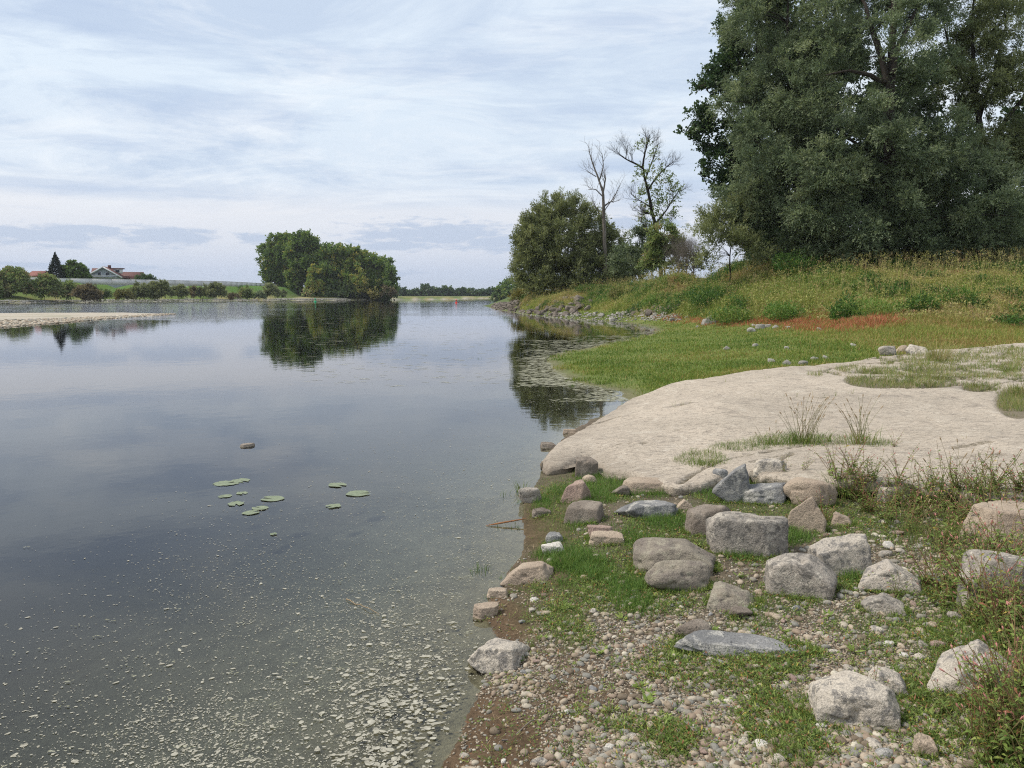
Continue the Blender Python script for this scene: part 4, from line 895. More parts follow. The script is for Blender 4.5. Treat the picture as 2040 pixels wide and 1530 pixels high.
for a, Y, lo, lab in [(1660, 64, [(1660, 250, 170, 170), (1600, 420, 130, 110), (1720, 450, 130, 90)], 'dark tree in deep shade behind the forked willow'),
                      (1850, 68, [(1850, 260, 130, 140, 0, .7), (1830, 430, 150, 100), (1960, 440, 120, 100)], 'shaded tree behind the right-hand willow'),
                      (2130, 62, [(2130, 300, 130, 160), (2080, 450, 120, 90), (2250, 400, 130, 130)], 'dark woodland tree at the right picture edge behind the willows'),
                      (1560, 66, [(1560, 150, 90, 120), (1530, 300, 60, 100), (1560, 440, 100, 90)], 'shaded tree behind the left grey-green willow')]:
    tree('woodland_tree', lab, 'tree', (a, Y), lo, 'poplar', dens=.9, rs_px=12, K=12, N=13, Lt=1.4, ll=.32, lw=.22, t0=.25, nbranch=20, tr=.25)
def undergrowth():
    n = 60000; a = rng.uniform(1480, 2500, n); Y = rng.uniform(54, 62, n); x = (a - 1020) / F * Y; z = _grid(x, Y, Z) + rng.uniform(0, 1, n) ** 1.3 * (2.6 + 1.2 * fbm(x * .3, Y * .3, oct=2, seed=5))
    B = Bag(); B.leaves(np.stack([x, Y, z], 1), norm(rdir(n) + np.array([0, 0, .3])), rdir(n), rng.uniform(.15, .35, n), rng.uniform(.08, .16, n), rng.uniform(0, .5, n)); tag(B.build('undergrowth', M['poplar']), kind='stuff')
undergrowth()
# headland
tree('willow_bush', 'big round olive-green willow bush on the headland above the groyne stones', 'bush', (1125, 95),
     [(1113, 500, 82, 82), (1070, 480, 40, 46, -1), (1066, 505, 38, 52, -1), (1050, 545, 26, 36, -1), (1130, 440, 52, 42, 0, .8), (1098, 425, 26, 32, 0, .55), (1140, 415, 20, 22, 0, .3), (1170, 470, 40, 45, 0, .8), (1163, 555, 80, 42, -2), (1090, 560, 50, 38, -2), (1075, 460, 26, 24, 0, .6)], 'willow2', dens=1.5, rs_px=6.2, K=11, N=15, Lt=1.3, ll=.32, lw=.085, droop=.05, upb=.8, t0=.62, tv=.3, spread=.7, boughs=False,
     limbs=[([(1125, 600), (1128, 570), (1110, 530), (1095, 480), (1085, 430)], .2, .03), ([(1128, 590), (1130, 560), (1160, 520), (1185, 480)], .16, .03), ([(1126, 590), (1130, 520), (1135, 450), (1140, 395)], .15, .02), ([(1126, 590), (1090, 550), (1050, 520)], .14, .03), ([(1127, 590), (1115, 500), (1105, 420), (1096, 385)], .12, .015)], nbranch=70, tr=.13)
tree('willow_bush', 'lower willow bush hiding the foot of the bare dead tree', 'bush', (1205, 96), [(1205, 495, 42, 45), (1215, 540, 55, 45, -1), (1180, 520, 40, 40, -1), (1245, 545, 40, 35, -1), (1190, 580, 60, 22, -3)], 'willow2', dens=1.3, rs_px=7, K=11, N=14, Lt=1.3, ll=.32, lw=.09, upb=.8, t0=.55, tr=.1, nbranch=30, boughs=False)
tree('bank_shrub', 'dark green shrub between the dead tree and the half-bare tree', 'shrub', (1262, 86), [(1268, 490, 26, 32), (1250, 525, 30, 32), (1285, 520, 26, 36)], 'willow', boughs=False, dens=1.3, rs_px=6.5, K=10, N=14, Lt=1.1, ll=.30, lw=.10, upb=.6, t0=.4, tr=.1, nbranch=16)
tree('bank_shrub', 'fresh yellow-green shrub round the trunk of the half-bare tree', 'shrub', (1322, 78), [(1322, 478, 28, 34), (1315, 515, 34, 26), (1345, 500, 18, 26), (1300, 520, 24, 20)], 'shrubleaf', dens=1.3, rs_px=6.5, K=10, N=14, Lt=.9, ll=.28, lw=.12, upb=.6, t0=.7, tr=.1, nbranch=16)
tree('bank_bush', 'yellowish bush at the water end of the headland', 'bush', (1048, 101), [(1047, 590, 22, 12), (1036, 597, 12, 7), (1062, 592, 16, 12)], 'yellowshrub', dens=1.3, rs_px=4, K=9, N=12, Lt=.9, ll=.28, lw=.09, upb=.9, tr=.05, nbranch=10)
def bare_tree(name, label, base, main, forks, r0, seed, k, lens, leaves=None, m='shrubleaf', depth=2, bark='deadwood'):
    Y = base[1]; bx = (base[0] - 1020) / F * Y; bz = float(_grid(np.array([bx]), np.array([float(Y)]), Z)[0]); off = np.array([bx, Y, bz]); root = empty(name, tuple(off)); r = random.Random(seed)
    W = Bag(); V_, Q_, P = limb(main, Y, r0, r0 * .35, n=16); W.add(V_ - off, Q_); W.build('trunk', M[bark], root, True)
    G = Bag(); grow_twigs(G, P - off, r0 * .35, 0, k // 2, lens * .6, r)
    for f in forks:
        V_, Q_, P = limb(f[0], Y, f[1], f[1] * .25, k=6, n=10); G.add(V_ - off, Q_); grow_twigs(G, P - off, f[1] * .7, depth, k, lens, r, up=.55)
    G.build('branches', M[bark], root, True)
    if leaves:
        P_, O_ = [], []
        for l in leaves: a, b, _ = lobe_centres(l, Y, 1.7, 6.5); P_.append(a); O_.append(b)
        P, A, Nn, l_, w_, t_ = spray_leaves(np.concatenate(P_), np.concatenate(O_), 5, 7, .8, .20, .13, .1, .3, .4, .6, .3)
        B = Bag(); B.leaves(P - off, A, Nn, l_, w_, t_); B.build('leaves', M[m], root)
    tag(root, label, 'tree'); return root
bare_tree('dead_tree', 'bare dead tree with broken grey limbs rising above the bush', (1206, 92), [(1208, 595), (1204, 480), (1203, 420), (1201, 385), (1199, 372)],
          [([(1200, 380), (1190, 350), (1180, 325), (1174, 302)], .13, 0), ([(1201, 385), (1206, 360), (1207, 352)], .12, 0), ([(1194, 360), (1203, 330), (1199, 305)], .09, 0), ([(1203, 412), (1214, 402), (1223, 403)], .11, 0), ([(1201, 392), (1186, 376), (1171, 378)], .08, 0), ([(1204, 420), (1225, 390), (1240, 358)], .06, 0), ([(1188, 352), (1176, 345), (1166, 338)], .06, 0), ([(1203, 440), (1188, 415), (1178, 395)], .06, 0)], .26, 3, 7, 1.9)
bare_tree('half_bare_tree', 'tall thin tree with sparse leaves and a long bare limb reaching left', (1316, 84), [(1318, 560), (1312, 500), (1304, 442), (1292, 385), (1284, 357), (1280, 330)],
          [([(1280, 332), (1286, 300), (1294, 268)], .12, 0), ([(1281, 335), (1262, 324), (1246, 317), (1232, 306)], .11, 0), ([(1246, 317), (1249, 302), (1246, 292)], .05, 0), ([(1290, 380), (1306, 355), (1322, 338), (1342, 322)], .11, 0), ([(1306, 445), (1324, 425), (1340, 398), (1356, 374)], .10, 0), ([(1306, 432), (1294, 424), (1276, 428)], .12, 0), ([(1311, 490), (1292, 460), (1277, 440)], .11, 0), ([(1285, 358), (1300, 320), (1312, 285)], .09, 0), ([(1300, 415), (1275, 400), (1255, 385)], .07, 0), ([(1312, 480), (1328, 455), (1340, 430)], .07, 0)], .24, 8, 9, 2.0,
          leaves=[(1290, 300, 16, 24, 0, .55), (1275, 345, 14, 14, 0, .8), (1300, 350, 24, 22, 0, .6), (1322, 378, 24, 20, 0, .8), (1348, 385, 12, 16, 0, 1), (1292, 400, 22, 20, 0, .9), (1326, 420, 22, 20, 0, .8), (1300, 440, 28, 20, 0, 1), (1272, 385, 14, 14, 0, .5), (1340, 352, 10, 12, 0, .5)], bark='bark')
tree('bank_shrub', 'low grey-green shrub filling the foot of the gap beside the leafless shrubs', 'shrub', (1385, 76), [(1372, 528, 24, 14), (1400, 524, 22, 16), (1345, 532, 20, 12)], 'willow2', boughs=False, dens=1.2, rs_px=6, K=9, N=12, Lt=.8, ll=.26, lw=.08, t0=.5, tr=.05, nbranch=8)
for q, (a, Y, h) in enumerate([(1368, 70, 40), (1352, 72, 34), (1382, 68, 28)]):
    bare_tree('bare_shrub', ['leafless reddish-brown shrub in the gap between the headland and the tall trees', 'low leafless shrub just right of the yellow-green shrub', 'thin leafless shrub nearest the willow shrub'][q], (a, Y), [(a, 548), (a + 1, 520)], [([(a, 540), (a - 8, 515), (a - 14, 540 - h * 1.5)], .04, 0), ([(a, 540), (a + 6, 510), (a + 10, 540 - h * 1.4)], .04, 0), ([(a, 540), (a, 510), (a - 2, 540 - h * 1.7)], .04, 0), ([(a, 545), (a - 3, 515), (a + 5, 545 - h * 1.3)], .035, 0), ([(a, 545), (a - 10, 530), (a - 20, 540 - h)], .03, 0)], .05, 20 + q, 13, 1.3)['category'] = 'shrub'
# poplars across the river
pop = [(560, 466, 32, 588, 345, .42), (604, 464, 30, 588, 335, .45), (582, 470, 26, 588, 352, .4), (644, 488, 24, 590, 330, .5), (672, 489, 24, 590, 338, .55), (700, 495, 22, 590, 332, .6), (722, 502, 20, 590, 340, .68), (743, 512, 18, 591, 335, .45), (762, 516, 17, 591, 338, .35), (777, 528, 12, 591, 330, .25)]
plab = ['leftmost tall poplar of the far grove with ragged left side', 'tallest poplar with bare lower trunks, second in the far grove', 'poplar between the two leftmost of the far grove', 'narrow poplar next to the yellow sapling in the far grove', 'mid-grove poplar, a little yellower at the top', 'poplar just right of the middle of the far grove', 'poplar with orange-tinged right side in the far grove', 'dark green poplar, third from the right of the far grove', 'rounded dark poplar, second from the right of the far grove', 'shortest poplar, rightmost of the far grove']
for q, (a, tp, hw, bs, Y, t0) in enumerate(pop):
    h = bs - tp; lo = []
    bare = .34 if q < 3 else .10
    for u in np.linspace(.06, 1 - bare, 7):
        for sg in (-.5, .1, .6): lo.append((a + (sg + rng.normal(0, .1)) * hw * (.6 + .4 * min(u * 2, 1)), tp + h * (u + rng.uniform(-.04, .06)) + hw * .25 + abs(sg) * h * .05, hw * rng.uniform(.36, .5), h * rng.uniform(.09, .14), rng.normal(0, 3), 1))
    if q == 0: lo += [(528, 500, 12, 12, 0, .7), (522, 512, 7, 12, 0, .5), (535, 545, 10, 16, 0, .6), (540, 562, 10, 10, 0, .6), (530, 525, 8, 12, 0, .5)]
    lm = [([(a + i_ * hw * .3, bs + 3), (a + i_ * hw * .35, bs - h * .4), (a + i_ * hw * .5, tp + h * .2)], .5, .1) for i_ in ((-1.2, -.3, .6, 1.4) if q < 3 else (0, .8))]
    tree('poplar_tree', plab[q], 'tree', (a, Y), lo, 'farleaf', dens=1.5, rs_px=3.4, K=8, N=9, Lt=1.9, ll=.85, lw=.6, droop=.1, upb=.5, t0=t0 + .08, tv=.28, limbs=lm, nbranch=12, tr=.4, rs_=1.2, group='poplars of the grove across the river')
for a, tp, hw, bs, Y, lab, mm, tt in [(628, 532, 14, 590, 322, 'small yellowing tree in front of the far grove', 'farleaf', .93), (714, 528, 12, 588, 322, 'orange-tinged small tree before the middle of the far grove', 'farleaf', .97), (610, 580, 8, 592, 318, 'low bright green bush under the far grove', 'shrubleaf', .8), (770, 572, 14, 592, 318, 'brownish shrub at the right end of the far grove', 'brownshrub', .6), (740, 578, 9, 592, 316, 'yellow-green bush at the foot of the dark poplars', 'yellowshrub', .4), (694, 565, 22, 592, 325, 'dull green undergrowth bush below the grove middle', 'shrubleaf', .4), (655, 568, 20, 592, 325, 'undergrowth bush at the foot of the narrow poplar', 'shrubleaf', .35)]:
    tree('far_shrub', lab, 'shrub', (a, Y), [(a, tp + (bs - tp) * .45, hw, (bs - tp) * .45), (a + hw * .3, tp + (bs - tp) * .7, hw * .8, (bs - tp) * .3)], mm, dens=1.4, rs_px=4.5, K=6, N=8, Lt=1.5, ll=.8, lw=.6, t0=tt, nbranch=3, tr=.2, rs_=1)
# shrubs of the left bank
shl = [(20, 531, 36, 594, 205, 'shrubleaf', .5, 'big green willow shrub cut off by the left picture edge'), (-40, 540, 40, 594, 200, 'shrubleaf', .45, 'green shrub beyond the left picture edge'), (93, 550, 33, 593, 208, 'shrubleaf', .4, 'broad dark green shrub below the spruce'), (143, 557, 18, 591, 212, 'shrubleaf', .5, 'green shrub left of the brown one'), (173, 566, 24, 597, 205, 'brownshrub', .4, 'brown bare-looking shrub on the stone bank'), (208, 578, 10, 593, 215, 'shrubleaf', .35, 'small dark green shrub right of the brown one'), (246, 576, 15, 594, 218, 'yellowshrub', .1, 'ochre low shrub on the left bank'), (281, 561, 21, 593, 225, 'willow2', .4, 'dull grey-green shrub below the house end'), (318, 555, 23, 592, 228, 'willow2', .5, 'tallest grey-green shrub on the middle of the left bank'),
       (358, 567, 17, 590, 245, 'willow2', .45, 'shrub right of the tallest grey-green shrub'), (387, 572, 10, 590, 250, 'brownshrub', .5, 'small brownish shrub between two green ones'), (405, 567, 11, 591, 250, 'willow2', .4, 'narrow shrub beside the small brownish one'), (432, 560, 17, 593, 248, 'willow2', .42, 'dense shrub with pointed top on the left bank'), (464, 584, 9, 595, 255, 'brownshrub', .35, 'low dark mound shrub near the water on the left bank'), (491, 570, 13, 594, 262, 'shrubleaf', .55, 'fresh green shrub between dike and shore'), (516, 580, 10, 594, 268, 'willow', .4, 'low rounded shrub next to the fresh green one'), (540, 562, 17, 591, 285, 'willow2', .5, 'olive shrub just left of the far grove'), (561, 577, 7, 591, 290, 'willow2', .4, 'small shrub at the foot of the leftmost poplar'), (290, 549, 18, 560, 262, 'poplar', .5, 'low dark tree behind the white wall right of the house'), (456, 566, 3, 571, 400, 'poplar', .4, 'tiny dark tree on the skyline above the dike')]
for a, tp, hw, bs, Y, mm, tt, lab in shl:
    tp += (bs - tp) * .14 * (a > 60) * (tp > 550); h = bs - tp
    tree('bank_shrub', lab, 'shrub', (a, Y), [(a, tp + h * .42, hw * .72, h * .38), (a - hw * .45, tp + h * .62, hw * .55, h * .36), (a + hw * .45, tp + h * .62, hw * .55, h * .36), (a, tp + h * .80, hw * .95, h * .26)], mm, dens=1.5, rs_px=2.9, K=10, N=12, Lt=1.0, ll=.46, lw=.22, upb=.7, t0=tt + .15, tv=.34, nbranch=4, tr=.06, rs_=.7, group='shrubs along the left bank')
tree('broadleaf_tree', 'round green tree close beside the dark spruce', 'tree', (150, 252), [(150, 540, 20, 13), (138, 536, 10, 10), (163, 545, 10, 9), (150, 550, 22, 8), (142, 528, 6, 6)], 'farleaf', dens=1.7, rs_px=3.5, K=9, N=9, Lt=1.2, ll=.7, lw=.55, t0=.25, nbranch=8, tr=.25, rs_=.8)
def spruce():
    Y = 250; b = at(113, 560, Y); b[2] = 4.0; top = at(113, 507.5, Y)[2]; root = empty('spruce_tree', tuple(b)); h = top - b[2]
    V_, Q_ = tube([(0, 0, 0), (0, 0, h * .5), (0, 0, h)], [.3, .2, .03], 6); W = Bag(); W.add(V_, Q_); W.build('trunk', M['bark'], root)
    n = 9000; u = rng.uniform(0, 1, n) ** .7; lay = np.floor(u * 15 + rng.uniform(0, .25, n)) / 15; z = h * (1 - lay) + rng.normal(0, .25, n); br = np.floor(rng.uniform(0, 11, n)) / 11 * 2 * np.pi + lay * 40 + rng.normal(0, .16, n); R = (.05 + lay * 4.4) * rng.uniform(.2, 1, n) ** .5 * (1 + .35 * vnoise(np.floor(br * 3), lay * 30, None, 3))
    P = np.stack([np.cos(br) * R, np.sin(br) * R, z - R * .28 + rng.normal(0, .12, n) + .3], 1); A = norm(np.stack([np.cos(br), np.sin(br), np.full(n, -.25)], 1) + rdir(n) * .5)
    B = Bag(); B.leaves(P, A, rdir(n), (.3 + lay * .55), np.full(n, .28), rng.uniform(0, 1, n)); B.build('crown', M['spruce'], root); tag(root, 'dark pointed spruce on the left skyline', 'tree')
spruce()
# trees closing the river far ahead
ft = [(797, 575, 12), (815, 579, 13), (834, 579, 12), (852, 571.5, 11), (868, 579, 12), (886, 575, 13), (903, 575, 12), (920, 579, 11), (938, 577, 11), (955, 580, 12), (970, 580, 11), (981, 577, 8), (993, 581, 10)]
for q, (a, tp, hw) in enumerate(ft):
    tree('far_tree', 'bluish far tree closing the river view, ' + ['leftmost, by the poplar grove', 'low and wide', 'flat-topped, left of the tall narrow one', 'the tall narrow one', 'low, right of the tall narrow one', 'high-crowned, left half of the broad pair', 'high-crowned, right half of the broad pair', 'above the red buoy', 'small peaked one', 'low one right of the peaked one', 'low one beside the small peaked crown', 'with a small peaked crown', 'last before the green trees'][q], 'tree', (a, 640), [(a, tp + 6, hw, 6), (a + 3, tp + 11, hw, 6), (a - 4, tp + 9, hw * .7, 6)], 'poplar', dens=2.4, rs_px=4, K=6, N=6, Lt=2.5, ll=2.2, lw=1.8, t0=.55, nbranch=2, tr=.3, rs_=1.5, group='trees closing the river far ahead')
for a, tp, hw, Y, lab in [(1003, 566, 12, 430, 'green rounded tree on the right shore far ahead'), (1020, 561, 13, 400, 'higher green tree just left of the headland bush'), (1040, 560, 14, 380, 'green far-shore tree mostly hidden by the headland bush'), (994, 578, 8, 440, 'low far-shore tree nearest the open water')]:
    tree('shore_tree', lab, 'tree', (a, Y), [(a, tp + 9, hw, 9), (a + 3, tp + 20, hw, 9), (a - 4, tp + 17, hw * .9, 10)], 'farleaf', dens=2.0, rs_px=4.5, K=6, N=7, Lt=2, ll=1.3, lw=1.0, t0=.4, nbranch=3, tr=.3, rs_=1.2)

# ------------------------------------------------------------------ buildings, wall, buoys
def simple(name, a, rough=.7): m, t, o = mat(name); n_ = t.noise(objc(t), 3, 4, .6); principled(t, o, t.mix(1.0, a, t.ramp(n_, [(.3, .85), (.7, 1.1)]), 'MULTIPLY'), rough); return m
M['plaster'] = simple('grey_blue_timber_wall', (.34, .38, .43)); M['whitewall'] = simple('white_plaster', (.72, .72, .70)); M['tile'] = simple('red_roof_tile', (.11, .042, .036)); M['tile2'] = simple('brick_red_roof', (.19, .055, .04)); M['fascia'] = simple('white_fascia_board', (.75, .76, .78)); M['glass'] = simple('dark_window_glass', (.05, .06, .08), .2); M['concrete'] = simple('pale_concrete', (.58, .58, .57))
def bxm(bag, c_, s_, rz=0.0, ry=0.0):
    v = np.array([[x, y, z] for x in (-.5, .5) for y in (-.5, .5) for z in (-.5, .5)]) * np.array(s_); v = rot(v, 1, ry); v = rot(v, 2, rz) + np.array(c_)
    bag.add(v, np.array([[0, 1, 3, 2], [4, 6, 7, 5], [0, 4, 5, 1], [2, 3, 7, 6], [0, 2, 6, 4], [1, 5, 7, 3]]).ravel())
def gable_roof(w, d, rise, th, over):
    """ridge along y, centred; eaves at z=0"""
    W_ = w / 2 + over; s_ = rise / (w / 2); z0 = -over * s_; B = Bag()
    for sg in (-1, 1):
        y0, y1 = -d / 2 - over, d / 2 + over; v = []
        for y in (y0, y1):
            for x, z in ((0, rise), (sg * W_, z0), (sg * W_, z0 + th), (0, rise + th)): v.append((x, y, z))
        B.add(np.array(v) + np.array([0, 0, .01]), np.array([[0, 1, 2, 3], [7, 6, 5, 4], [0, 4, 5, 1], [3, 2, 6, 7], [1, 5, 6, 2], [0, 3, 7, 4]]).ravel())
    return B
def wall_gable(w, d, h, rise):
    v = []
    for y in (-d / 2, d / 2): v += [(-w / 2, y, 0), (w / 2, y, 0), (w / 2, y, h), (0, y, h + rise), (-w / 2, y, h)]
    me = bpy.data.meshes.new('wall'); me.from_pydata(v, [], [(0, 1, 2, 3, 4), (9, 8, 7, 6, 5), (0, 5, 6, 1), (1, 6, 7, 2), (4, 3, 8, 9), (3, 2, 7, 8), (0, 4, 9, 5)]); return me
def part(me, name, m, root, loc=(0, 0, 0)):
    o = bpy.data.objects.new(name, me); COL.objects.link(o); me.materials.append(m); o.parent = root; o.location = loc; return o
def pbox(name, c_, s_, m, root): B = Bag(); bxm(B, c_, s_); return B.build(name, m, root)
def house():
    Y = 268; k = Y / F; e = at(214, 556, Y); root = empty('house', (e[0], Y, 1.5), math.radians(18)); h = e[2] - 1.5 + .9; w, d, rise = 9.6, 13, 17 * k
    part(wall_gable(w, d, h, rise), 'wall', M['plaster'], root)
    rf = gable_roof(w, d, rise, .28, 1.0).build('roof', M['tile'], root); rf.location = (0, 0, h)
    for sg in (-1, 1):
        B = Bag(); L = math.hypot(w / 2 + 1, rise * (1 + 2 / w)); bxm(B, (sg * (w / 4 + .5), -d / 2 - 1.05, h + rise / 2 - .05 + .12 - rise / w), (L, .12, .42), 0, sg * math.atan2(rise, w / 2)); B.build('fascia', M['fascia'], root)
    for x, z in [(-1.2, h + .55), (1.2, h + .55), (-2.9, h - 1.5), (0, h - 1.5), (2.9, h - 1.5)]:
        f = pbox('window', (x, -d / 2 - .04, z + .1), (1.15, .10, 1.35), M['fascia'], root); pbox('pane', (x, -d / 2 - .09, z + .1), (.9, .06, 1.1), M['glass'], f)
    b = pbox('balcony', (0, -d / 2 - .6, h - .35), (8.6, 1.2, .15), M['fascia'], root); pbox('railing', (0, -d / 2 - 1.2, h + .2), (8.6, .06, .12), M['fascia'], b)
    dm = pbox('dormer', (w / 4 + .9, 1.2, h + rise * .62), (2.6, 2.6, 1.5), M['fascia'], root); g = pbox('dormer_window', (w / 4 + .9, -.13, h + rise * .62), (1.2, .06, .9), M['glass'], dm); pbox('dormer_roof', (w / 4 + .9, 1.2, h + rise * .62 + .9), (3.8, 3.6, .3), M['tile'], dm)
    pbox('chimney', (.6, 1.5, h + rise + .3), (.9, .9, 1.3), M['tile'], rf).location = (0, 0, -h)
    cg = gable_roof(6, 7, 2.2, .25, .5).build('side_roof', M['tile'], root); cg.rotation_euler = (0, 0, math.pi / 2); cg.location = (-1.5, 5.2, h + .5)
    lr = gable_roof(7, 7, 1.9, .25, .6).build('lower_roof', M['tile'], root); lr.rotation_euler = (0, 0, math.pi / 2); lr.location = (6.8, 5.0, h - .4); pbox('annex_wall', (6.8, 5, (h - .4) / 2), (6.4, 6.4, h - .4), M['whitewall'], root)
    tag(root, 'grey gabled house with red tiled roof and dormer behind the white wall', 'house')
house()
for a0, a1, yt, ye, lab in [(44, 68, 546.5, 554, 'lower red-roofed farm building at the far left'), (67, 98, 541.5, 551, 'higher red-roofed building left of the spruce')]:
    Y = 262; p = at((a0 + a1) / 2, ye, Y); w = (a1 - a0) / F * Y; d = 8; rise = (ye - yt) / F * Y; root = empty('farm_building', (p[0], Y, 1.5)); h = p[2] - 1.5
    o = part(wall_gable(d, w, h, rise), 'wall', M['whitewall'], root); o.rotation_euler = (0, 0, math.pi / 2); r_ = gable_roof(d, w, rise, .25, .3).build('roof', M['tile2'], root); r_.rotation_euler = (0, 0, math.pi / 2); r_.location = (0, 0, h); tag(root, lab, 'building')
def wall():
    B = Bag(); L = dike; pts = []
    for (x0, y0), (x1, y1) in zip(L[:-1], L[1:]):
        n = int(math.hypot(x1 - x0, y1 - y0) / 6) + 1
        pts += [(x0 + (x1 - x0) * i_ / n, y0 + (y1 - y0) * i_ / n) for i_ in range(n)]
    pts = [p for p in pts if p[1] < 600]
    for (x0, y0), (x1, y1) in zip(pts[:-1], pts[1:]):
        L_ = math.hypot(x1 - x0, y1 - y0); bxm(B, ((x0 + x1) / 2, (y0 + y1) / 2, 6.15), (L_ - .10, .3, 1.7), math.atan2(y1 - y0, x1 - x0)); bxm(B, ((x0 + x1) / 2, (y0 + y1) / 2, 7.04), (L_ - .04, .42, .10), math.atan2(y1 - y0, x1 - x0))
    o = B.build('flood_wall', M['concrete']); tag(o, 'long low pale flood wall on top of the green dike', 'wall')
wall()
def buoy(px, py, col_, lab, hpx):
    x, y = (float(q) for q in gp(px, py, 0)); s_ = hpx / F * y; root = empty('buoy', (x, y, 0)); m = simple(lab.split()[0] + '_buoy_paint', col_, .4)
    def lathe(name, prof):
        V_, Q_ = tube([(0, 0, z) for r_, z in prof], [r_ for r_, z in prof], 14); B = Bag(); B.add(V_ * s_, Q_); return B.build(name, m, root, True)
    lathe('float', [(.02, -.1), (.34, -.08), (.36, .12), (.30, .2), (.12, .24)]); lathe('mast', [(.12, .22), (.10, .6), (.09, .64)]); lathe('topmark', [(.01, .62), (.2, .64), (.2, .95), (.01, .97)] if col_[0] > .3 else [(.01, .62), (.26, .64), (.12, .85), (.01, 1.0)])
    tag(root, lab, 'buoy')
buoy(628, 601.5, (.02, .38, .16), 'green river buoy in front of the far grove', 8)
buoy(909, 603.5, (.75, .05, .03), 'red river buoy afloat left of the groyne', 7)

# riprap and gravel too fine to count: left bank, headland foot
def far_stones():
    n = 5200; u = rng.uniform(-300, 560, n); x0, y0 = gp(u, 604.6 - .012 * u + .0000 * u, 0); sgn = rng.uniform(.0, 4.2, n)
    # walk inland from the left shoreline
    sh = np.array(land_l[3:12]); xs = rng.uniform(0, len(sh) - 1.01, n); i0 = xs.astype(int); f = xs - i0; p = sh[i0] * (1 - f[:, None]) + sh[i0 + 1] * f[:, None]
    t_ = norm(sh[i0 + 1] - sh[i0]); nn = np.stack([-t_[:, 1], t_[:, 0]], 1); p = p + nn * sgn[:, None]; z = ground(p[:, 0], p[:, 1])[0]; k = z > -.2; p, z = p[k], z[k]; n = len(p)
    s_ = rng.uniform(.18, .5, n); many('bank_riprap', M['palerip'], p[:, 0], p[:, 1], z + s_ * .3, s_ * 1.2, s_, s_ * .7, rng.uniform(0, 1, n), [rp[q] for q in (0, 1, 2)], tilt=.6, smooth=False)
    n = 9000; sh = np.array(bar); x = rng.uniform(sh[:, 0].min() * .55, sh[:, 0].max(), n); y = rng.uniform(sh[:, 1].min(), sh[:, 1].max(), n); k = sdist(x, y, bar) > -.1; x, y = x[k], y[k]; z = ground(x, y)[0]; n = len(x); s_ = rng.uniform(.04, .12, n)
    U, Fc = ico(1); many('bar_gravel', M['farpebble'], x, y, z + s_ * .2, s_ * 1.3, s_, s_ * .5, rng.uniform(0, 1, n), [(U, Fc)])
    # small stones among the groyne and at the foot of the bank
    n = 2600; a = rng.uniform(990, 1360, n); b = rng.uniform(598, 640, n); x, y, z = hit(a, b); sd_ = sdist(x, y, land_r); px_, py_ = a, b; lim = np.interp(a, [990, 1140, 1200, 1360], [622, 634, 640, 634]); k = (np.abs(b - lim) < np.interp(a, [990, 1140, 1360], [14, 8, 9])) & (z > -.05); x, y, z = x[k], y[k], z[k]; n = len(x); s_ = rng.uniform(.06, .2, n)
    many('bank_gravel', M['palerip'], x, y, z + s_ * .3, s_ * 1.2, s_, s_ * .7, rng.uniform(0, 1, n), [rp[q] for q in (0, 1, 2)], tilt=.6, smooth=False)
far_stones()

# ------------------------------------------------------------------ grass and weeds
def blades(name, m, x, y, z, h, w, t, lean=.6, D=None):
    n = len(x); a = rng.uniform(0, 2 * np.pi, n); D = np.stack([np.cos(a), np.sin(a), 0 * a], 1) if D is None else D
    V_, Q_ = blade_quads(np.stack([x, y, z], 1), D, h, w, rng.uniform(.1, 1, n) * lean)
    return V_, Q_, np.repeat(t, 2)
def stuff(name, m, bag, label=None): return tag(bag.build(name, M[m]), label, kind='stuff')
def meadow():
    # short meadow on the flat between slab, bay and embankment
    N = 260000; px = rng.uniform(1040, 2120, N); py = 606 + 206 * rng.uniform(0, 1, N) ** 1.15; x, y, z = hit(px, py); s = sdist(x, y, land_r); so = sdist(x, y, slab_poly)
    nz = fbm(x * .35, y * .35, oct=4, seed=101); n2 = fbm(x * 1.4, y * 1.4, oct=3, seed=102); r = np.hypot(x, y)
    edge = sstep(s + n2 * .8, -.1, .9) ; d = (.45 + .6 * sstep(n2, -.4, .3)) * edge
    bare = ell(px, py, [(1240, 775, 40, 18), (1200, 790, 40, 14), (1240, 640, 140, 5, .7)]); d = d * (1 - .85 * bare)
    k = (rng.uniform(0, 1, N) < d) & (so < 0) & (r > 11.5) & (z < 1.6); px, py, x, y, z, nz, n2 = [q[k] for q in (px, py, x, y, z, nz, n2)]; n = len(x); r = np.hypot(x, y)
    red = sstep(ell(px, py, [(1500, 633, 190, 17), (1660, 643, 130, 18), (1400, 628, 70, 12, .8), (1740, 645, 70, 12, .7)]) + n2 * .25, .25, .7)
    right = sstep(px, 1450, 1900); t = np.clip(.46 + nz * .62 + right * .16 + rng.normal(0, .22, n), 0, .88); dry = rng.uniform(0, 1, n) < (.05 + .12 * right); t = np.where(dry, rng.uniform(.72, .9, n), t); t = np.where(rng.uniform(0, 1, n) < red * .75, 1.0, t)
    h = rng.uniform(.03, .10, n) * (1 + .5 * sstep(n2, .1, .5)) * (1 + right * 1.3 * sstep(y, 20, 30)) * (1 + red * .8); w = .011 * (r / 14) ** .9
    h = np.maximum(h, r * .0012)
    V_, Q_, t_ = blades('', None, x, y, z - .005, h, w, t, .9); B = Bag(); B.add(V_, Q_, t_); stuff('meadow_grass', 'meadow', B)
meadow()
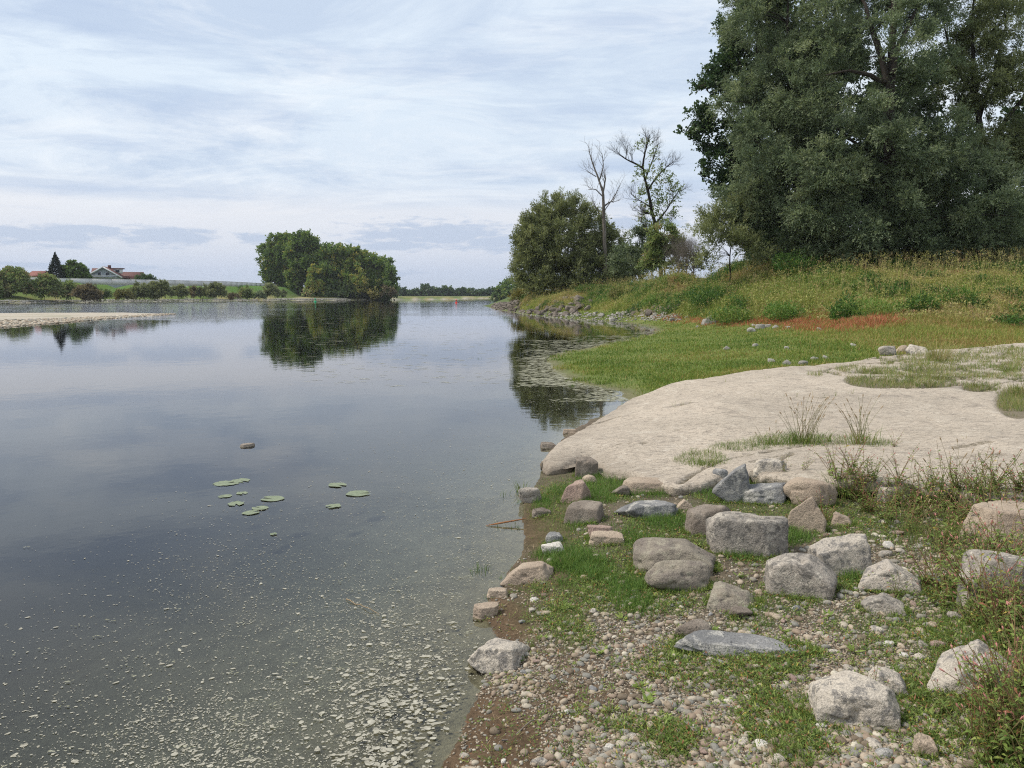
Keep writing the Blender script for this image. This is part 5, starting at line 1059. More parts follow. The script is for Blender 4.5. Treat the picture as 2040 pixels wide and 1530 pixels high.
def embankment():
    B = Bag(); N = 34000; a = rng.uniform(1040, 2350, N); toe = np.interp(a, [1040, 1100, 1180, 1300, 1450, 1700, 2040, 2350], [91, 79, 72, 57, 44.5, 36.5, 33.5, 32]); crest = np.interp(a, [1040, 1180, 1300, 1450, 1700, 2350], [106, 100, 78, 62, 56, 52])
    Y = toe + (crest - toe) * rng.uniform(0, 1, N) ** 1.1 + rng.uniform(-1, 1, N); x = (a - 1020) / F * Y; z = _grid(x, Y, Z); s = sdist(x, Y, land_r); k = (s > 1.2) & (z > .4); a, Y, x, z, toe, crest = [q[k] for q in (a, Y, x, z, toe, crest)]; n = len(x); u = (Y - toe) / (crest - toe)
    nz = fbm(x * .22, Y * .3, oct=4, seed=111); n2 = fbm(x * .6 + 9, Y * .6, oct=3, seed=112); n3 = fbm(x * .09 + 4, Y * .12, oct=2, seed=113)
    right = sstep(a, 1550, 1850)
    t = np.clip(.60 + nz * .5 + .10 * right + n3 * .3, 0.02, .85); brown = (n2 > .25) & (u > .45); t = np.where(brown, rng.uniform(.75, .95, n), t); lowg = (n2 < -.34); t = np.where(lowg, rng.uniform(.0, .25, n), t); redd = (nz < -.45) & (u > .6); t = np.where(redd, .98, t)
    Hc = .9 * np.clip(.55 + n3 * .5 + (t < .25) * .28 - .18 * right + rng.normal(0, .12, n), .22, 1.3); Hc = Hc * np.where(u < .06, .55, 1)
    # grassy stalks
    K = 10; X_ = np.repeat(x, K) + rng.normal(0, .22, n * K); Y1 = np.repeat(Y, K) + rng.normal(0, .22, n * K); z1 = _grid(X_, Y1, Z); h = np.repeat(Hc, K) * rng.uniform(.55, 1.15, n * K); tt = np.clip(np.repeat(t, K) + rng.normal(0, .10, n * K), 0, 1); w = .020 * np.repeat(Y, K) / 45
    V_, Q_, t_ = blades('', None, X_, Y1, z1, h, w, tt, .55); B.add(V_, Q_, t_)
    # leaves
    leafy = rng.uniform(0, 1, n) < np.where(t < .35, 1.0, .25); xl, yl, zl, tl_, hl = x[leafy], Y[leafy], z[leafy], t[leafy], Hc[leafy]; K = 16; m_ = len(xl) * K
    P = np.stack([np.repeat(xl, K) + rng.normal(0, .25, m_), np.repeat(yl, K) + rng.normal(0, .25, m_), np.repeat(zl, K) + np.repeat(hl, K) * rng.uniform(.1, 1.0, m_)], 1)
    A = norm(rdir(m_) + np.array([0, 0, .45])); B.leaves(P, A, rdir(m_), rng.uniform(.09, .2, m_), rng.uniform(.035, .08, m_), np.clip(np.repeat(tl_, K) + rng.normal(0, .1, m_), 0, 1))
    # tall dry stalks with loose heads
    n = 7000; i_ = rng.integers(0, len(x), n); xs, Ys = x[i_] + rng.normal(0, .5, n), Y[i_] + rng.normal(0, .5, n); zs = _grid(xs, Ys, Z); hs = rng.uniform(.6, 1.35, n) * (.6 + .5 * sstep(u[i_], 0, .2)); ts_ = rng.uniform(.55, .95, n)
    V_, Q_, t_ = blades('', None, xs, Ys, zs, hs, np.full(n, .016), ts_, .4); B.add(V_, Q_, t_)
    K = 7; P = np.stack([np.repeat(xs, K) + rng.normal(0, .04, n * K), np.repeat(Ys, K) + rng.normal(0, .04, n * K), np.repeat(zs + hs * .92, K) - rng.uniform(0, .22, n * K)], 1); B.leaves(P, norm(rdir(n * K) + np.array([0, 0, .9])), rdir(n * K), rng.uniform(.06, .13, n * K), np.full(n * K, .03), np.repeat(ts_, K))
    stuff('embankment_weeds', 'bankweed', B)
embankment()
# single bushes that stand out on the embankment
for a, Y, h, w, mm, tt, lab in [(1677, 36.5, 1.25, .8, 'bankweed', .12, 'dense dark green weed bush at the foot of the embankment'), (1735, 36.5, .95, 1.7, 'lush', .75, 'wide bright green weed bush right of the dark green one'), (1588, 49, 1.7, 2.2, 'bankweed', .1, 'large dark green bush high on the embankment under the willows'), (1425, 50, 1.2, 2.4, 'bankweed', .08, 'dark green bush on the left part of the slope'), (1300, 60, 1.2, 1.0, 'lush', .7, 'small vivid green bush above the dark scree'), (1455, 43, .9, 1.6, 'bankweed', .3, 'low mid-green bush left of the slope centre'), (1835, 36, 1.0, .8, 'bankweed', .2, 'green goldenrod clump near the path on the right slope'), (1560, 40, 1.0, 1.1, 'lush', .5, 'green bush in the middle of the slope'), (1230, 72, 1.1, 1.2, 'yellowshrub', .2, 'yellowish flowering clump above the pale stones'), (1905, 37, .9, .9, 'lush', .4, 'upright green clump at the right end of the slope'), (1175, 84, 1.1, 2.2, 'bankweed', .1, 'dark green nettle patch under the headland bush')]:
    h *= .8; w *= 1.35; x = (a - 1020) / F * Y; z = float(_grid(np.array([x]), np.array([float(Y)]), Z)[0]); n = int(900 * w * h) + 300; P = rdir(n) * rng.uniform(.3, 1, (n, 1)) ** .5 * np.array([w * .6, w * .5, h * .55]) + np.array([0, 0, h * .5]); P *= (1 + .55 * fbm(P[:, 0] * 2.2 + a, P[:, 1] * 2.2, P[:, 2] * 2.2, 2, 5))[:, None]; P += .10 * rng.normal(size=P.shape); P[:, 2] = np.maximum(P[:, 2], .02)
    B = Bag(); B.leaves(P, norm(rdir(n) + np.array([0, 0, .8]) + P * np.array([.5, .5, 0])), rdir(n), rng.uniform(.1, .24, n), rng.uniform(.03, .07, n), np.clip(tt + rng.normal(0, .15, n), 0, 1))
    o = B.build('weed_bush', M[mm]); o.location = (x, Y, z); tag(o, lab, 'bush')

LUSH = [(1225, 962, 85, 30), (1290, 975, 60, 22), (1180, 985, 60, 25), (1120, 985, 40, 28, .8), (1080, 1005, 28, 22, .9), (1130, 1115, 70, 32, .9), (1180, 1135, 60, 30, .8), (1240, 1060, 60, 30, .6), (1330, 1040, 70, 22, .8), (1280, 1085, 50, 18, .7), (1500, 985, 60, 18), (1420, 990, 50, 16, .8), (1350, 1165, 40, 30, .6), (1240, 1170, 60, 40, .6), (1290, 1210, 60, 26, .55), (1440, 1085, 26, 22, .8), (1570, 1070, 50, 22, .7), (1700, 1155, 30, 18, .7), (1650, 1180, 30, 14, .6), (1480, 1110, 60, 14, .7), (1130, 1165, 30, 30, .5), (1160, 1050, 40, 28, .7)]
def near_green():
    B = Bag(); N = 190000; px = rng.uniform(1020, 2080, N); py = rng.uniform(928, 1290, N); x, y, z = hit(px, py); s = sdist(x, y, land_r); so = sdist(x, y, slab_poly); n2 = fbm(x * 4, y * 4, oct=3, seed=121)
    l = ell(px, py, LUSH); k = (rng.uniform(0, 1, N) < (sstep(l + n2 * .45, .35, .95) * 1.0 + .12 * sstep(ell(px, py, GREEN) + n2 * .3, .3, .8))) & (s > .02) & (so < .02); x, y, z, px, py, l = [q[k] for q in (x, y, z, px, py, l)]; n = len(x)
    h = rng.uniform(.03, .10, n) * (.35 + .75 * np.clip(l, 0, 1)); V_, Q_, t_ = blades('', None, x, y, z, h, rng.uniform(.0022, .0042, n), np.clip(rng.normal(.45, .25, n), 0, 1), 1.0); B.add(V_, Q_, t_); stuff('lush_grass', 'lush', B)
    # low creeping weeds: rosettes of small leaves
    B = Bag(); N = 75000; px = rng.uniform(880, 2100, N); py = 950 + 620 * rng.uniform(0, 1, N) ** .9; x, y, z = hit(px, py); s = sdist(x, y, land_r); so = sdist(x, y, slab_poly); n2 = fbm(x * 3, y * 3, oct=4, seed=131); n3 = fbm(x * 1.1, y * 1.1, oct=2, seed=132)
    g = ell(px, py, GREEN); mud = ell(px, py, MUD); k = (rng.uniform(0, 1, N) < sstep(g * .75 + n2 * .75 + n3 * .3 - .2 * mud, .15, 1.0) * .8 + .03) & (s > .05) & (so < .0) & (y > 1.6); x, y, z, px, py = [q[k] for q in (x, y, z, px, py)]; n = len(x)
    xo, yo, zo = outside(9000); q = fbm(xo * 2, yo * 2, oct=3, seed=133) > -.05; x, y, z = np.concatenate([x, xo[q]]), np.concatenate([y, yo[q]]), np.concatenate([z, zo[q]]); n = len(x)
    K = 10; a = rng.uniform(0, 2 * np.pi, n * K); up = rng.uniform(.05, 1.1, n * K); A = norm(np.stack([np.cos(a), np.sin(a), up], 1)); st_ = np.repeat(rng.uniform(.5, 1.5, n), K); P = np.stack([np.repeat(x, K), np.repeat(y, K), np.repeat(z, K)], 1) + A * (rng.uniform(0, .026, n * K) * st_)[:, None] + np.array([0, 0, .002]); P[:, :2] += rng.normal(0, .006, (n * K, 2))
    T_ = np.clip(np.repeat(rng.uniform(0, .8, n), K) + rng.normal(0, .12, n * K), 0, .88); T_ = np.where(rng.uniform(0, 1, n * K) < .09, 1.0, T_); T_ = np.where(rng.uniform(0, 1, n * K) < .02, .95, T_)
    B.leaves(P, A, norm(rdir(n * K) * .5 + np.array([0, 0, 1])), rng.uniform(.007, .020, n * K) * st_, rng.uniform(.003, .007, n * K) * st_, T_); stuff('creeping_weeds', 'weed', B)
    # thin grass on the gravel and soil
    B = Bag(); N = 170000; px = rng.uniform(880, 2100, N); py = rng.uniform(960, 1560, N); x, y, z = hit(px, py); s = sdist(x, y, land_r); so = sdist(x, y, slab_poly); n2 = fbm(x * 5, y * 5, oct=3, seed=141)
    k = (rng.uniform(0, 1, N) < sstep(ell(px, py, GREEN) * .8 + n2 * .8, .35, 1.1) * .5) & (s > .04) & (so < 0) & (y > 1.6); x, y, z = x[k], y[k], z[k]; n = len(x)
    V_, Q_, t_ = blades('', None, x, y, z, rng.uniform(.015, .055, n), rng.uniform(.0016, .003, n), np.clip(rng.normal(.5, .25, n), 0, 1), 1.0); B.add(V_, Q_, t_); stuff('thin_grass', 'grass', B)
    # larger broad leaves here and there
    B = Bag(); pts = [(1510, 1310), (1525, 1300), (1370, 1325), (1340, 1312), (1200, 1300), (1190, 1305), (1275, 1370), (1290, 1400), (1290, 1385), (1580, 1330), (1560, 1340), (1100, 1245), (1120, 1215), (1130, 1212), (1430, 1330), (1520, 1345), (1590, 1440), (1700, 1300), (1850, 1430), (1300, 1190), (1420, 1260), (1390, 1090), (1430, 1080), (1180, 1045), (1240, 1235), (1470, 1150), (1320, 1440), (1450, 1400), (1900, 1380), (1770, 1210), (1650, 1230), (1080, 1275), (1560, 1260)]
    for a_, b_ in pts:
        x, y, z, _ = hit2(a_, b_); K = 9; a = rng.uniform(0, 2 * np.pi, K); A = norm(np.stack([np.cos(a), np.sin(a), rng.uniform(.15, .8, K)], 1)); P = np.array([x[0], y[0], z[0]]) + A * .006 + np.array([0, 0, .004]); B.leaves(P, A, norm(rdir(K) * .3 + np.array([0, 0, 1])), rng.uniform(.03, .055, K), rng.uniform(.013, .022, K), np.clip(rng.normal(.65, .1, K), 0, .85))
    stuff('broad_leaf_weeds', 'weed', B)
near_green()
def feet():
    B = Bag(); C_ = Bag()
    for x0, y0, w, d, az_, L in FEET:
        n = int(90 + 900 * w) if L > 1060 else 40; th = rng.uniform(0, 2 * np.pi, n); kk = np.sin(th * 2 + L) + rng.normal(0, .6, n) > -.1; th = th[kk]; n = len(th); f = 1 + np.abs(rng.normal(0, .09, n)); ex, ey = np.cos(th) * w * .50 * f, np.sin(th) * d * .50 * f
        x = x0 + ex * math.cos(az_) + ey * math.sin(az_); y = y0 - ex * math.sin(az_) + ey * math.cos(az_); z = _grid(x, y, Z); on = sdist(x, y, slab_poly) < 0; x, y, z = x[on], y[on], z[on]; n = len(x)
        if not n: continue
        V_, Q_, t_ = blades('', None, x, y, z, rng.uniform(.015, .07, n), rng.uniform(.0018, .0034, n), np.clip(rng.normal(.5, .25, n), 0, 1), 1.0); B.add(V_, Q_, t_)
        K = 4; A = norm(rdir(n * K) + np.array([0, 0, .7])); P = np.repeat(np.stack([x, y, z], 1), K, 0) + rng.normal(0, .012, (n * K, 3)) * np.array([1, 1, .3]) + np.array([0, 0, .008]); C_.leaves(P, A, norm(rdir(n * K) * .5 + np.array([0, 0, 1])), rng.uniform(.008, .022, n * K), rng.uniform(.004, .008, n * K), np.clip(rng.normal(.5, .25, n * K), 0, .95))
    stuff('grass_at_boulders', 'grass', B); stuff('weeds_at_boulders', 'weed', C_)
    # straw, dead stalks and grit
    N = 1500; px = rng.uniform(900, 2080, N); py = rng.uniform(1000, 1540, N); x, y, z = hit(px, py); k = (sdist(x, y, land_r) > .03) & (sdist(x, y, slab_poly) < 0) & (y > 1.8); x, y, z = x[k], y[k], z[k]; n = len(x); a = rng.uniform(0, 6.3, n)
    D_ = Bag(); D_.leaves(np.stack([x, y, z + .008], 1), norm(np.stack([np.cos(a), np.sin(a), rng.normal(0, .12, n)], 1)), np.tile([0, 0, 1.0], (n, 1)), rng.uniform(.02, .10, n), rng.uniform(.0015, .0035, n), rng.uniform(0, 1, n)); stuff('dry_stalk_litter', 'drygrass', D_)
feet()
def slab_green():
    B = Bag(); N = 190000; px = rng.uniform(1340, 2180, N); py = np.where(rng.uniform(0, 1, N) < .7, rng.uniform(690, 830, N), rng.uniform(830, 960, N)); x, y, z, on = hit2(px, py); soil = slabz(x, y)[1]; n2 = fbm(x * 3, y * 3, oct=3, seed=151)
    pa = ell(px, py, PATCH); cre = ell(px, py, [(1400, 915, 50, 14), (1480, 890, 60, 9), (1580, 878, 80, 12), (1680, 878, 60, 9), (1750, 884, 30, 8, .8)]); k = on & (rng.uniform(0, 1, N) < np.maximum(np.maximum(soil * .6 * (py < 820), sstep(pa + n2 * .9, .6, 1.0) * .7), sstep(cre + n2 * .3, .25, .6) * .9)); x, y, z, py, n2s = x[k], y[k], z[k], py[k], n2[k]; n = len(x)
    V_, Q_, t_ = blades('', None, x, y, z - .01, rng.uniform(.02, .08, n) * np.where(py > 820, 1.0, 1.8), .0030 * (y / 8), np.clip(rng.normal(.5, .26, n) + .22 * (py < 820) + .2 * n2s, 0, 1), 1.0); B.add(V_, Q_, t_); stuff('slab_grass', 'grass', B)
slab_green()
def bank_fringe():
    # tufts just behind the slab and in the far right grass
    B = Bag(); N = 42000; px = rng.uniform(1450, 2150, N); py = rng.uniform(612, 712, N); x, y, z = hit(px, py); n2 = fbm(x * .5, y * .5, oct=3, seed=161); so = sdist(x, y, slab_poly); k = (rng.uniform(0, 1, N) < sstep(px, 1480, 1850) * sstep(n2, -.15, .35) * .85) & (so < -.1); x, y, z = x[k], y[k], z[k]; n = len(x)
    V_, Q_, t_ = blades('', None, x, y, z, rng.uniform(.1, .32, n), .007 * (y / 20), np.clip(rng.normal(.62, .2, n), 0, .95), .8); B.add(V_, Q_, t_); stuff('tall_grass', 'meadow', B)
bank_fringe()

# single plants near the camera ------------------------------------------------
def seedhead(bag, tip, d, L, r_, t=.9):
    P = [tip + d * L * q for q in (0, .15, .5, .85, 1)]; V_, Q_ = tube(P, [r_ * .3, r_, r_ * 1.05, r_ * .8, r_ * .15], 6); bag.add(V_, Q_, t)
    n = 60; u = rng.uniform(0, 1, n); p = tip + d * (L * u)[:, None]; A = norm(rdir(n) + d * .8); bag.leaves(p, A, rdir(n), np.full(n, r_ * 2.2), np.full(n, r_ * .25), t)
def foxtail(px, py, stems, label, hgt=.35, nblade=60, spread=.10, leafL=.22, dry=0.0, name='foxtail_grass', heads=True):
    x, y, z, _ = hit2(px, py); o_ = np.array([x[0], y[0], z[0] - .01]); root = empty(name, tuple(o_)); r = random.Random(px)
    sc = y[0] / 6; B = Bag(); n = nblade; P = np.stack([rng.normal(0, spread, n), rng.normal(0, spread * .6, n), 0 * np.zeros(n)], 1); a = np.arctan2(P[:, 1], P[:, 0]) + rng.normal(0, .6, n); D = np.stack([np.cos(a), np.sin(a), 0 * a], 1)
    V_, Q_ = blade_quads(P, D, rng.uniform(.4, 1, n) * leafL, rng.uniform(.003, .0055, n) * sc ** .5, rng.uniform(.2, .9, n)); B.add(V_, Q_, np.repeat(np.clip(rng.normal(.45 + dry, .22, n), 0, 1), 2)); B.build('blades', M['grass'], root)
    S_ = Bag(); H_ = []
    for q in range(stems):
        a = r.uniform(0, 6.3); ln = r.uniform(.1, .6); h = hgt * r.uniform(.55, 1.15); p0 = np.array([r.gauss(0, spread * .5), r.gauss(0, spread * .3), 0]); d = np.array([math.cos(a) * ln, math.sin(a) * ln * .5, 1.0]); d /= np.linalg.norm(d); pts = [p0]
        for s_ in range(5): pts.append(pts[-1] + d * h / 5); d = d + np.array([math.cos(a) * .06, math.sin(a) * .04, -.03]); d /= np.linalg.norm(d)
        V_, Q_ = tube(pts, np.linspace(.0019, .0010, 6) * sc ** .7, 4); S_.add(V_, Q_, r.uniform(.2, .7))
        if heads and r.random() < .7: H_.append(Bag()); seedhead(H_[-1], pts[-1], d, r.uniform(.025, .05), .0038 * sc ** .5, r.uniform(.6, 1))
    S_.build('stems', M['stem'], root)
    for f_ in H_: f_.build('seed_head', M['drygrass'], root)
    tag(root, label, 'grass tuft'); return root
foxtail(1600, 884, 38, 'grass tuft with dark upright stalks in the slab crevice', .52, 220, .13)
foxtail(1540, 886, 10, 'short green grass tuft left of the stalky one in the crevice', .25, 120, .10, .15)
foxtail(1715, 884, 26, 'spreading reddish grass tuft at the right end of the crevice', .48, 80, .09, .25, .3)
foxtail(1900, 1000, 14, 'tall foxtail grass with brown seed heads below the slab edge', .50, 110, .13, .32)
foxtail(1800, 1010, 9, 'green grass tuft among the weeds left of the tall foxtail', .36, 100, .12, .25)
foxtail(1690, 985, 8, 'green grass clump in the weeds behind the tan wedge rock', .34, 120, .14, .26)
foxtail(1850, 1075, 8, 'grass clump with drooping heads between slab and square block', .34, 110, .13, .24, .1)
foxtail(2000, 1290, 8, 'tall grass clump above the pointed pale boulder', .36, 120, .14, .26, .05)
foxtail(2030, 1480, 9, 'yellowing grass clump in the bottom right corner', .36, 130, .13, .28, .15)
foxtail(1985, 1080, 8, 'foxtail clump standing before the broad ledge', .40, 80, .12, .24, .1)
foxtail(1955, 985, 7, 'thin foxtail stalks standing nearest the right edge ledge', .38, 60, .08, .22)
foxtail(1870, 720, 5, 'straw-coloured dry grass clump on the cracked part of the slab', .5, 240, .14, .55, .5, heads=False)
foxtail(1760, 745, 4, 'green tuft on the left tip of the slab vegetation', .2, 120, .16, .18, .05, heads=False)
foxtail(1945, 770, 10, 'small dry brown tuft alone on the bare slab', .15, 50, .07, .10, .5, heads=False)
foxtail(2010, 740, 6, 'leafy green tuft in the slab joints near the right edge', .3, 90, .1, .2, .1, heads=False)
foxtail(2035, 790, 14, 'rusty grass tuft on the slab at the right edge', .35, 140, .14, .28, .35, heads=False)
foxtail(1410, 925, 5, 'low green tuft at the left end of the crevice', .14, 140, .10, .10, .1, heads=False)
foxtail(1040, 985, 6, 'reed-like grass blades standing at the river edge', .14, 26, .03, .24, -.1, heads=False)
foxtail(1318, 1180, 2, 'single arching grass tuft before the mossy boulder', .12, 14, .02, .16, .0, heads=False)
foxtail(1560, 1500, 3, 'bushy green tuft in the gravel near the bottom edge', .08, 90, .05, .09, .15, heads=False)
foxtail(1130, 1128, 3, 'long-bladed grass tuft beside the white stone', .15, 60, .06, .17, .0, heads=False)
foxtail(1500, 965, 3, 'fine green grass tuft between the slate rocks', .1, 50, .05, .12, .0, heads=False)
def sprout(px, py, label, n=14):
    x, y = (float(q) for q in gp(px, py, 0)); root = empty('water_sprout', (x, y, -.03)); B = Bag(); P = np.stack([rng.normal(0, .035, n), rng.normal(0, .05, n), 0 * np.zeros(n)], 1); a = rng.uniform(0, 6.3, n); V_, Q_ = blade_quads(P, np.stack([np.cos(a), np.sin(a), 0 * a], 1), rng.uniform(.05, .11, n), np.full(n, .005), rng.uniform(.1, .6, n)); B.add(V_, Q_, np.repeat(rng.uniform(0, .5, n), 2)); B.build('blades', M['grass'], root); tag(root, label, 'grass tuft')
sprout(955, 1135, 'little green shoots rising from the foam-flecked water', 26); sprout(1000, 985, 'thin shoot in the water left of the river-edge grass', 9); sprout(985, 1050, 'few shoots standing by the orange reed', 5); sprout(1028, 1052, 'dark shoots at the muddy water edge', 12); sprout(1140, 770, 'bright reed tuft at the edge of the bay', 50); sprout(955, 715, 'tiny weed standing far out in the open water', 8)

def knot_mesh(seed, h, nst, red):
    r = random.Random(seed); S_ = Bag(); L_ = Bag(); Fl = []
    for q in range(nst):
        a = r.uniform(0, 6.3); ln = r.uniform(.15, .9); hh = h * r.uniform(.5, 1.1); d = np.array([math.cos(a) * ln, math.sin(a) * ln, 1.0]); d /= np.linalg.norm(d); pts = [np.array([r.gauss(0, .015), r.gauss(0, .015), 0.0])]
        for s_ in range(7): pts.append(pts[-1] + d * hh / 7); d = d + np.array([r.gauss(0, .13), r.gauss(0, .13), r.gauss(0, .05)]); d /= np.linalg.norm(d)
        V_, Q_ = tube(pts, np.linspace(.0022, .0009, 8), 4); S_.add(V_, Q_, min(1, r.uniform(.2, .7) + red * .4))
        pts = np.array(pts)
        for s_ in range(r.randint(8, 13)):
            u = r.uniform(.12, 1) * 7; i0 = min(int(u), 6); p = pts[i0] + (pts[i0 + 1] - pts[i0]) * (u - i0); b = r.uniform(0, 6.3); A = norm(np.array([math.cos(b), math.sin(b), r.uniform(-.1, .9)])); l = r.uniform(.018, .048) * (1.15 - u / 12)
            t_ = min(r.uniform(.1, .85), .88) if r.random() > .03 + .05 * red else r.choice([.95, 1.0]); N_ = norm(np.array([r.gauss(0, .4), r.gauss(0, .4), 1]))
            m_ = p + A * l * .5; dn = np.array([0, 0, -1.0]) * l * .3; sd_ = norm(np.cross(A, N_)) * l * .15; V_ = [p, p + A * l * .25 + sd_ * .7 + N_ * l * .03, p + A * l * .3, p + A * l * .25 - sd_ * .7 + N_ * l * .03, m_ + sd_ - N_ * 0, m_ - N_ * l * .02, m_ - sd_, p + A * l + dn]
            L_.add(V_, [0, 1, 4, 5, 0, 5, 6, 3, 4, 7, 5, 5, 5, 7, 6, 5][:0] + [0, 1, 4, 5, 0, 5, 6, 3, 5, 4, 7, 7, 5, 7, 6, 6][:8], t_); L_.add([V_[5], V_[4], V_[7], V_[6]], [0, 1, 2, 3], t_)
        if r.random() < .5: Fl.append(Bag()); seedhead(Fl[-1], pts[-1], norm(pts[-1] - pts[-2]), r.uniform(.008, .018), .0022, .5)
    return S_, L_, Fl
M['flower'] = plainmat('pink_knotweed_flower', (.42, .16, .15), (.55, .28, .22), 60)
kp = []
for q in range(7):
    root = empty('knotweed_plant', (0, 0, -5)); S_, L_, Fl = knot_mesh(400 + q, [.24, .30, .20, .34, .26, .18, .30][q], [9, 8, 10, 7, 9, 8, 11][q], [.1, .8, .3, .5, .0, .6, .9][q]); S_.build('stems', M['stem'], root); L_.build('leaves', M['weed'], root); 
    for f_ in Fl: f_.build('flower', M['flower'], root)
    kp.append(root)
kn = []
r = random.Random(77)
for q in range(330):
    a = r.uniform(1640, 2090); b = r.uniform(960, 1520)
    lim = np.interp(b, [960, 1030, 1100, 1160, 1230, 1300, 1400, 1530], [1640, 1660, 1860, 1850, 1880, 2000, 1985, 1930])
    if a < lim + r.uniform(-20, 40): continue
    kn.append((a, b, r.uniform(.6, 1.15)))
kn += [(r.uniform(2090, 2500), r.uniform(1010, 1500), r.uniform(.6, 1.1)) for _ in range(60)]
kn += [(1560, 940, .6), (1600, 935, .7), (1660, 945, .8), (1700, 950, 1.0), (1740, 960, 1.0), (1790, 965, .9), (1380, 905, .5), (1450, 895, .6), (1420, 930, .5), (1500, 890, .5), (1650, 880, .5), (1780, 890, .5), (1600, 1020, .7), (1640, 1040, .7), (1550, 1000, .6), (1720, 1020, .8), (1690, 990, .8), (1760, 1040, .8), (1820, 1060, .7), (1475, 1090, .45), (1560, 1190, .45), (1720, 1170, .5), (1790, 1190, .55), (1870, 1100, .8), (1890, 1060, .9), (1640, 1180, .45), (1700, 1330, .45), (1530, 1370, .4), (1740, 1400, .5), (1950, 1390, .7), (2000, 1300, .9), (2030, 1250, 1.), (1880, 1420, .6), (1570, 1510, .5), (1300, 1240, .4), (1100, 1270, .35), (1110, 1240, .3), (1060, 1290, .35), (1380, 1130, .35), (1430, 1075, .4), (2010, 1490, 1.0), (2050, 1440, 1.0), (1980, 1520, .9), (2040, 1530, 1.1), (1930, 1180, .8), (1890, 1200, .8), (1920, 1230, .8)]
uk = set()
for a, b, s_ in kn:
    x, y, z, _ = hit2(a, b); i_ = r.randrange(7); src = kp[i_]; o = src if i_ not in uk else copy_tree(src); uk.add(i_)
    o.location = (float(x[0]), float(y[0]), float(z[0]) - .005); s_ *= 1.35 if a > 1620 else 1; o.scale = (s_ * r.uniform(.9, 1.1),) * 3; o.rotation_euler = (r.gauss(0, .08), r.gauss(0, .08), r.uniform(0, 6.3))
    tag(o, 'straggly leafy knotweed with reddish stems ' + ('below the slab edge' if b < 1030 and a > 1500 else 'between the central boulders' if a < 1700 else 'beside the square block at the right' if b < 1260 else 'around the pointed pale boulder' if b < 1400 else 'in the bottom right corner'), 'weed', 'knotweed plants among the stones')

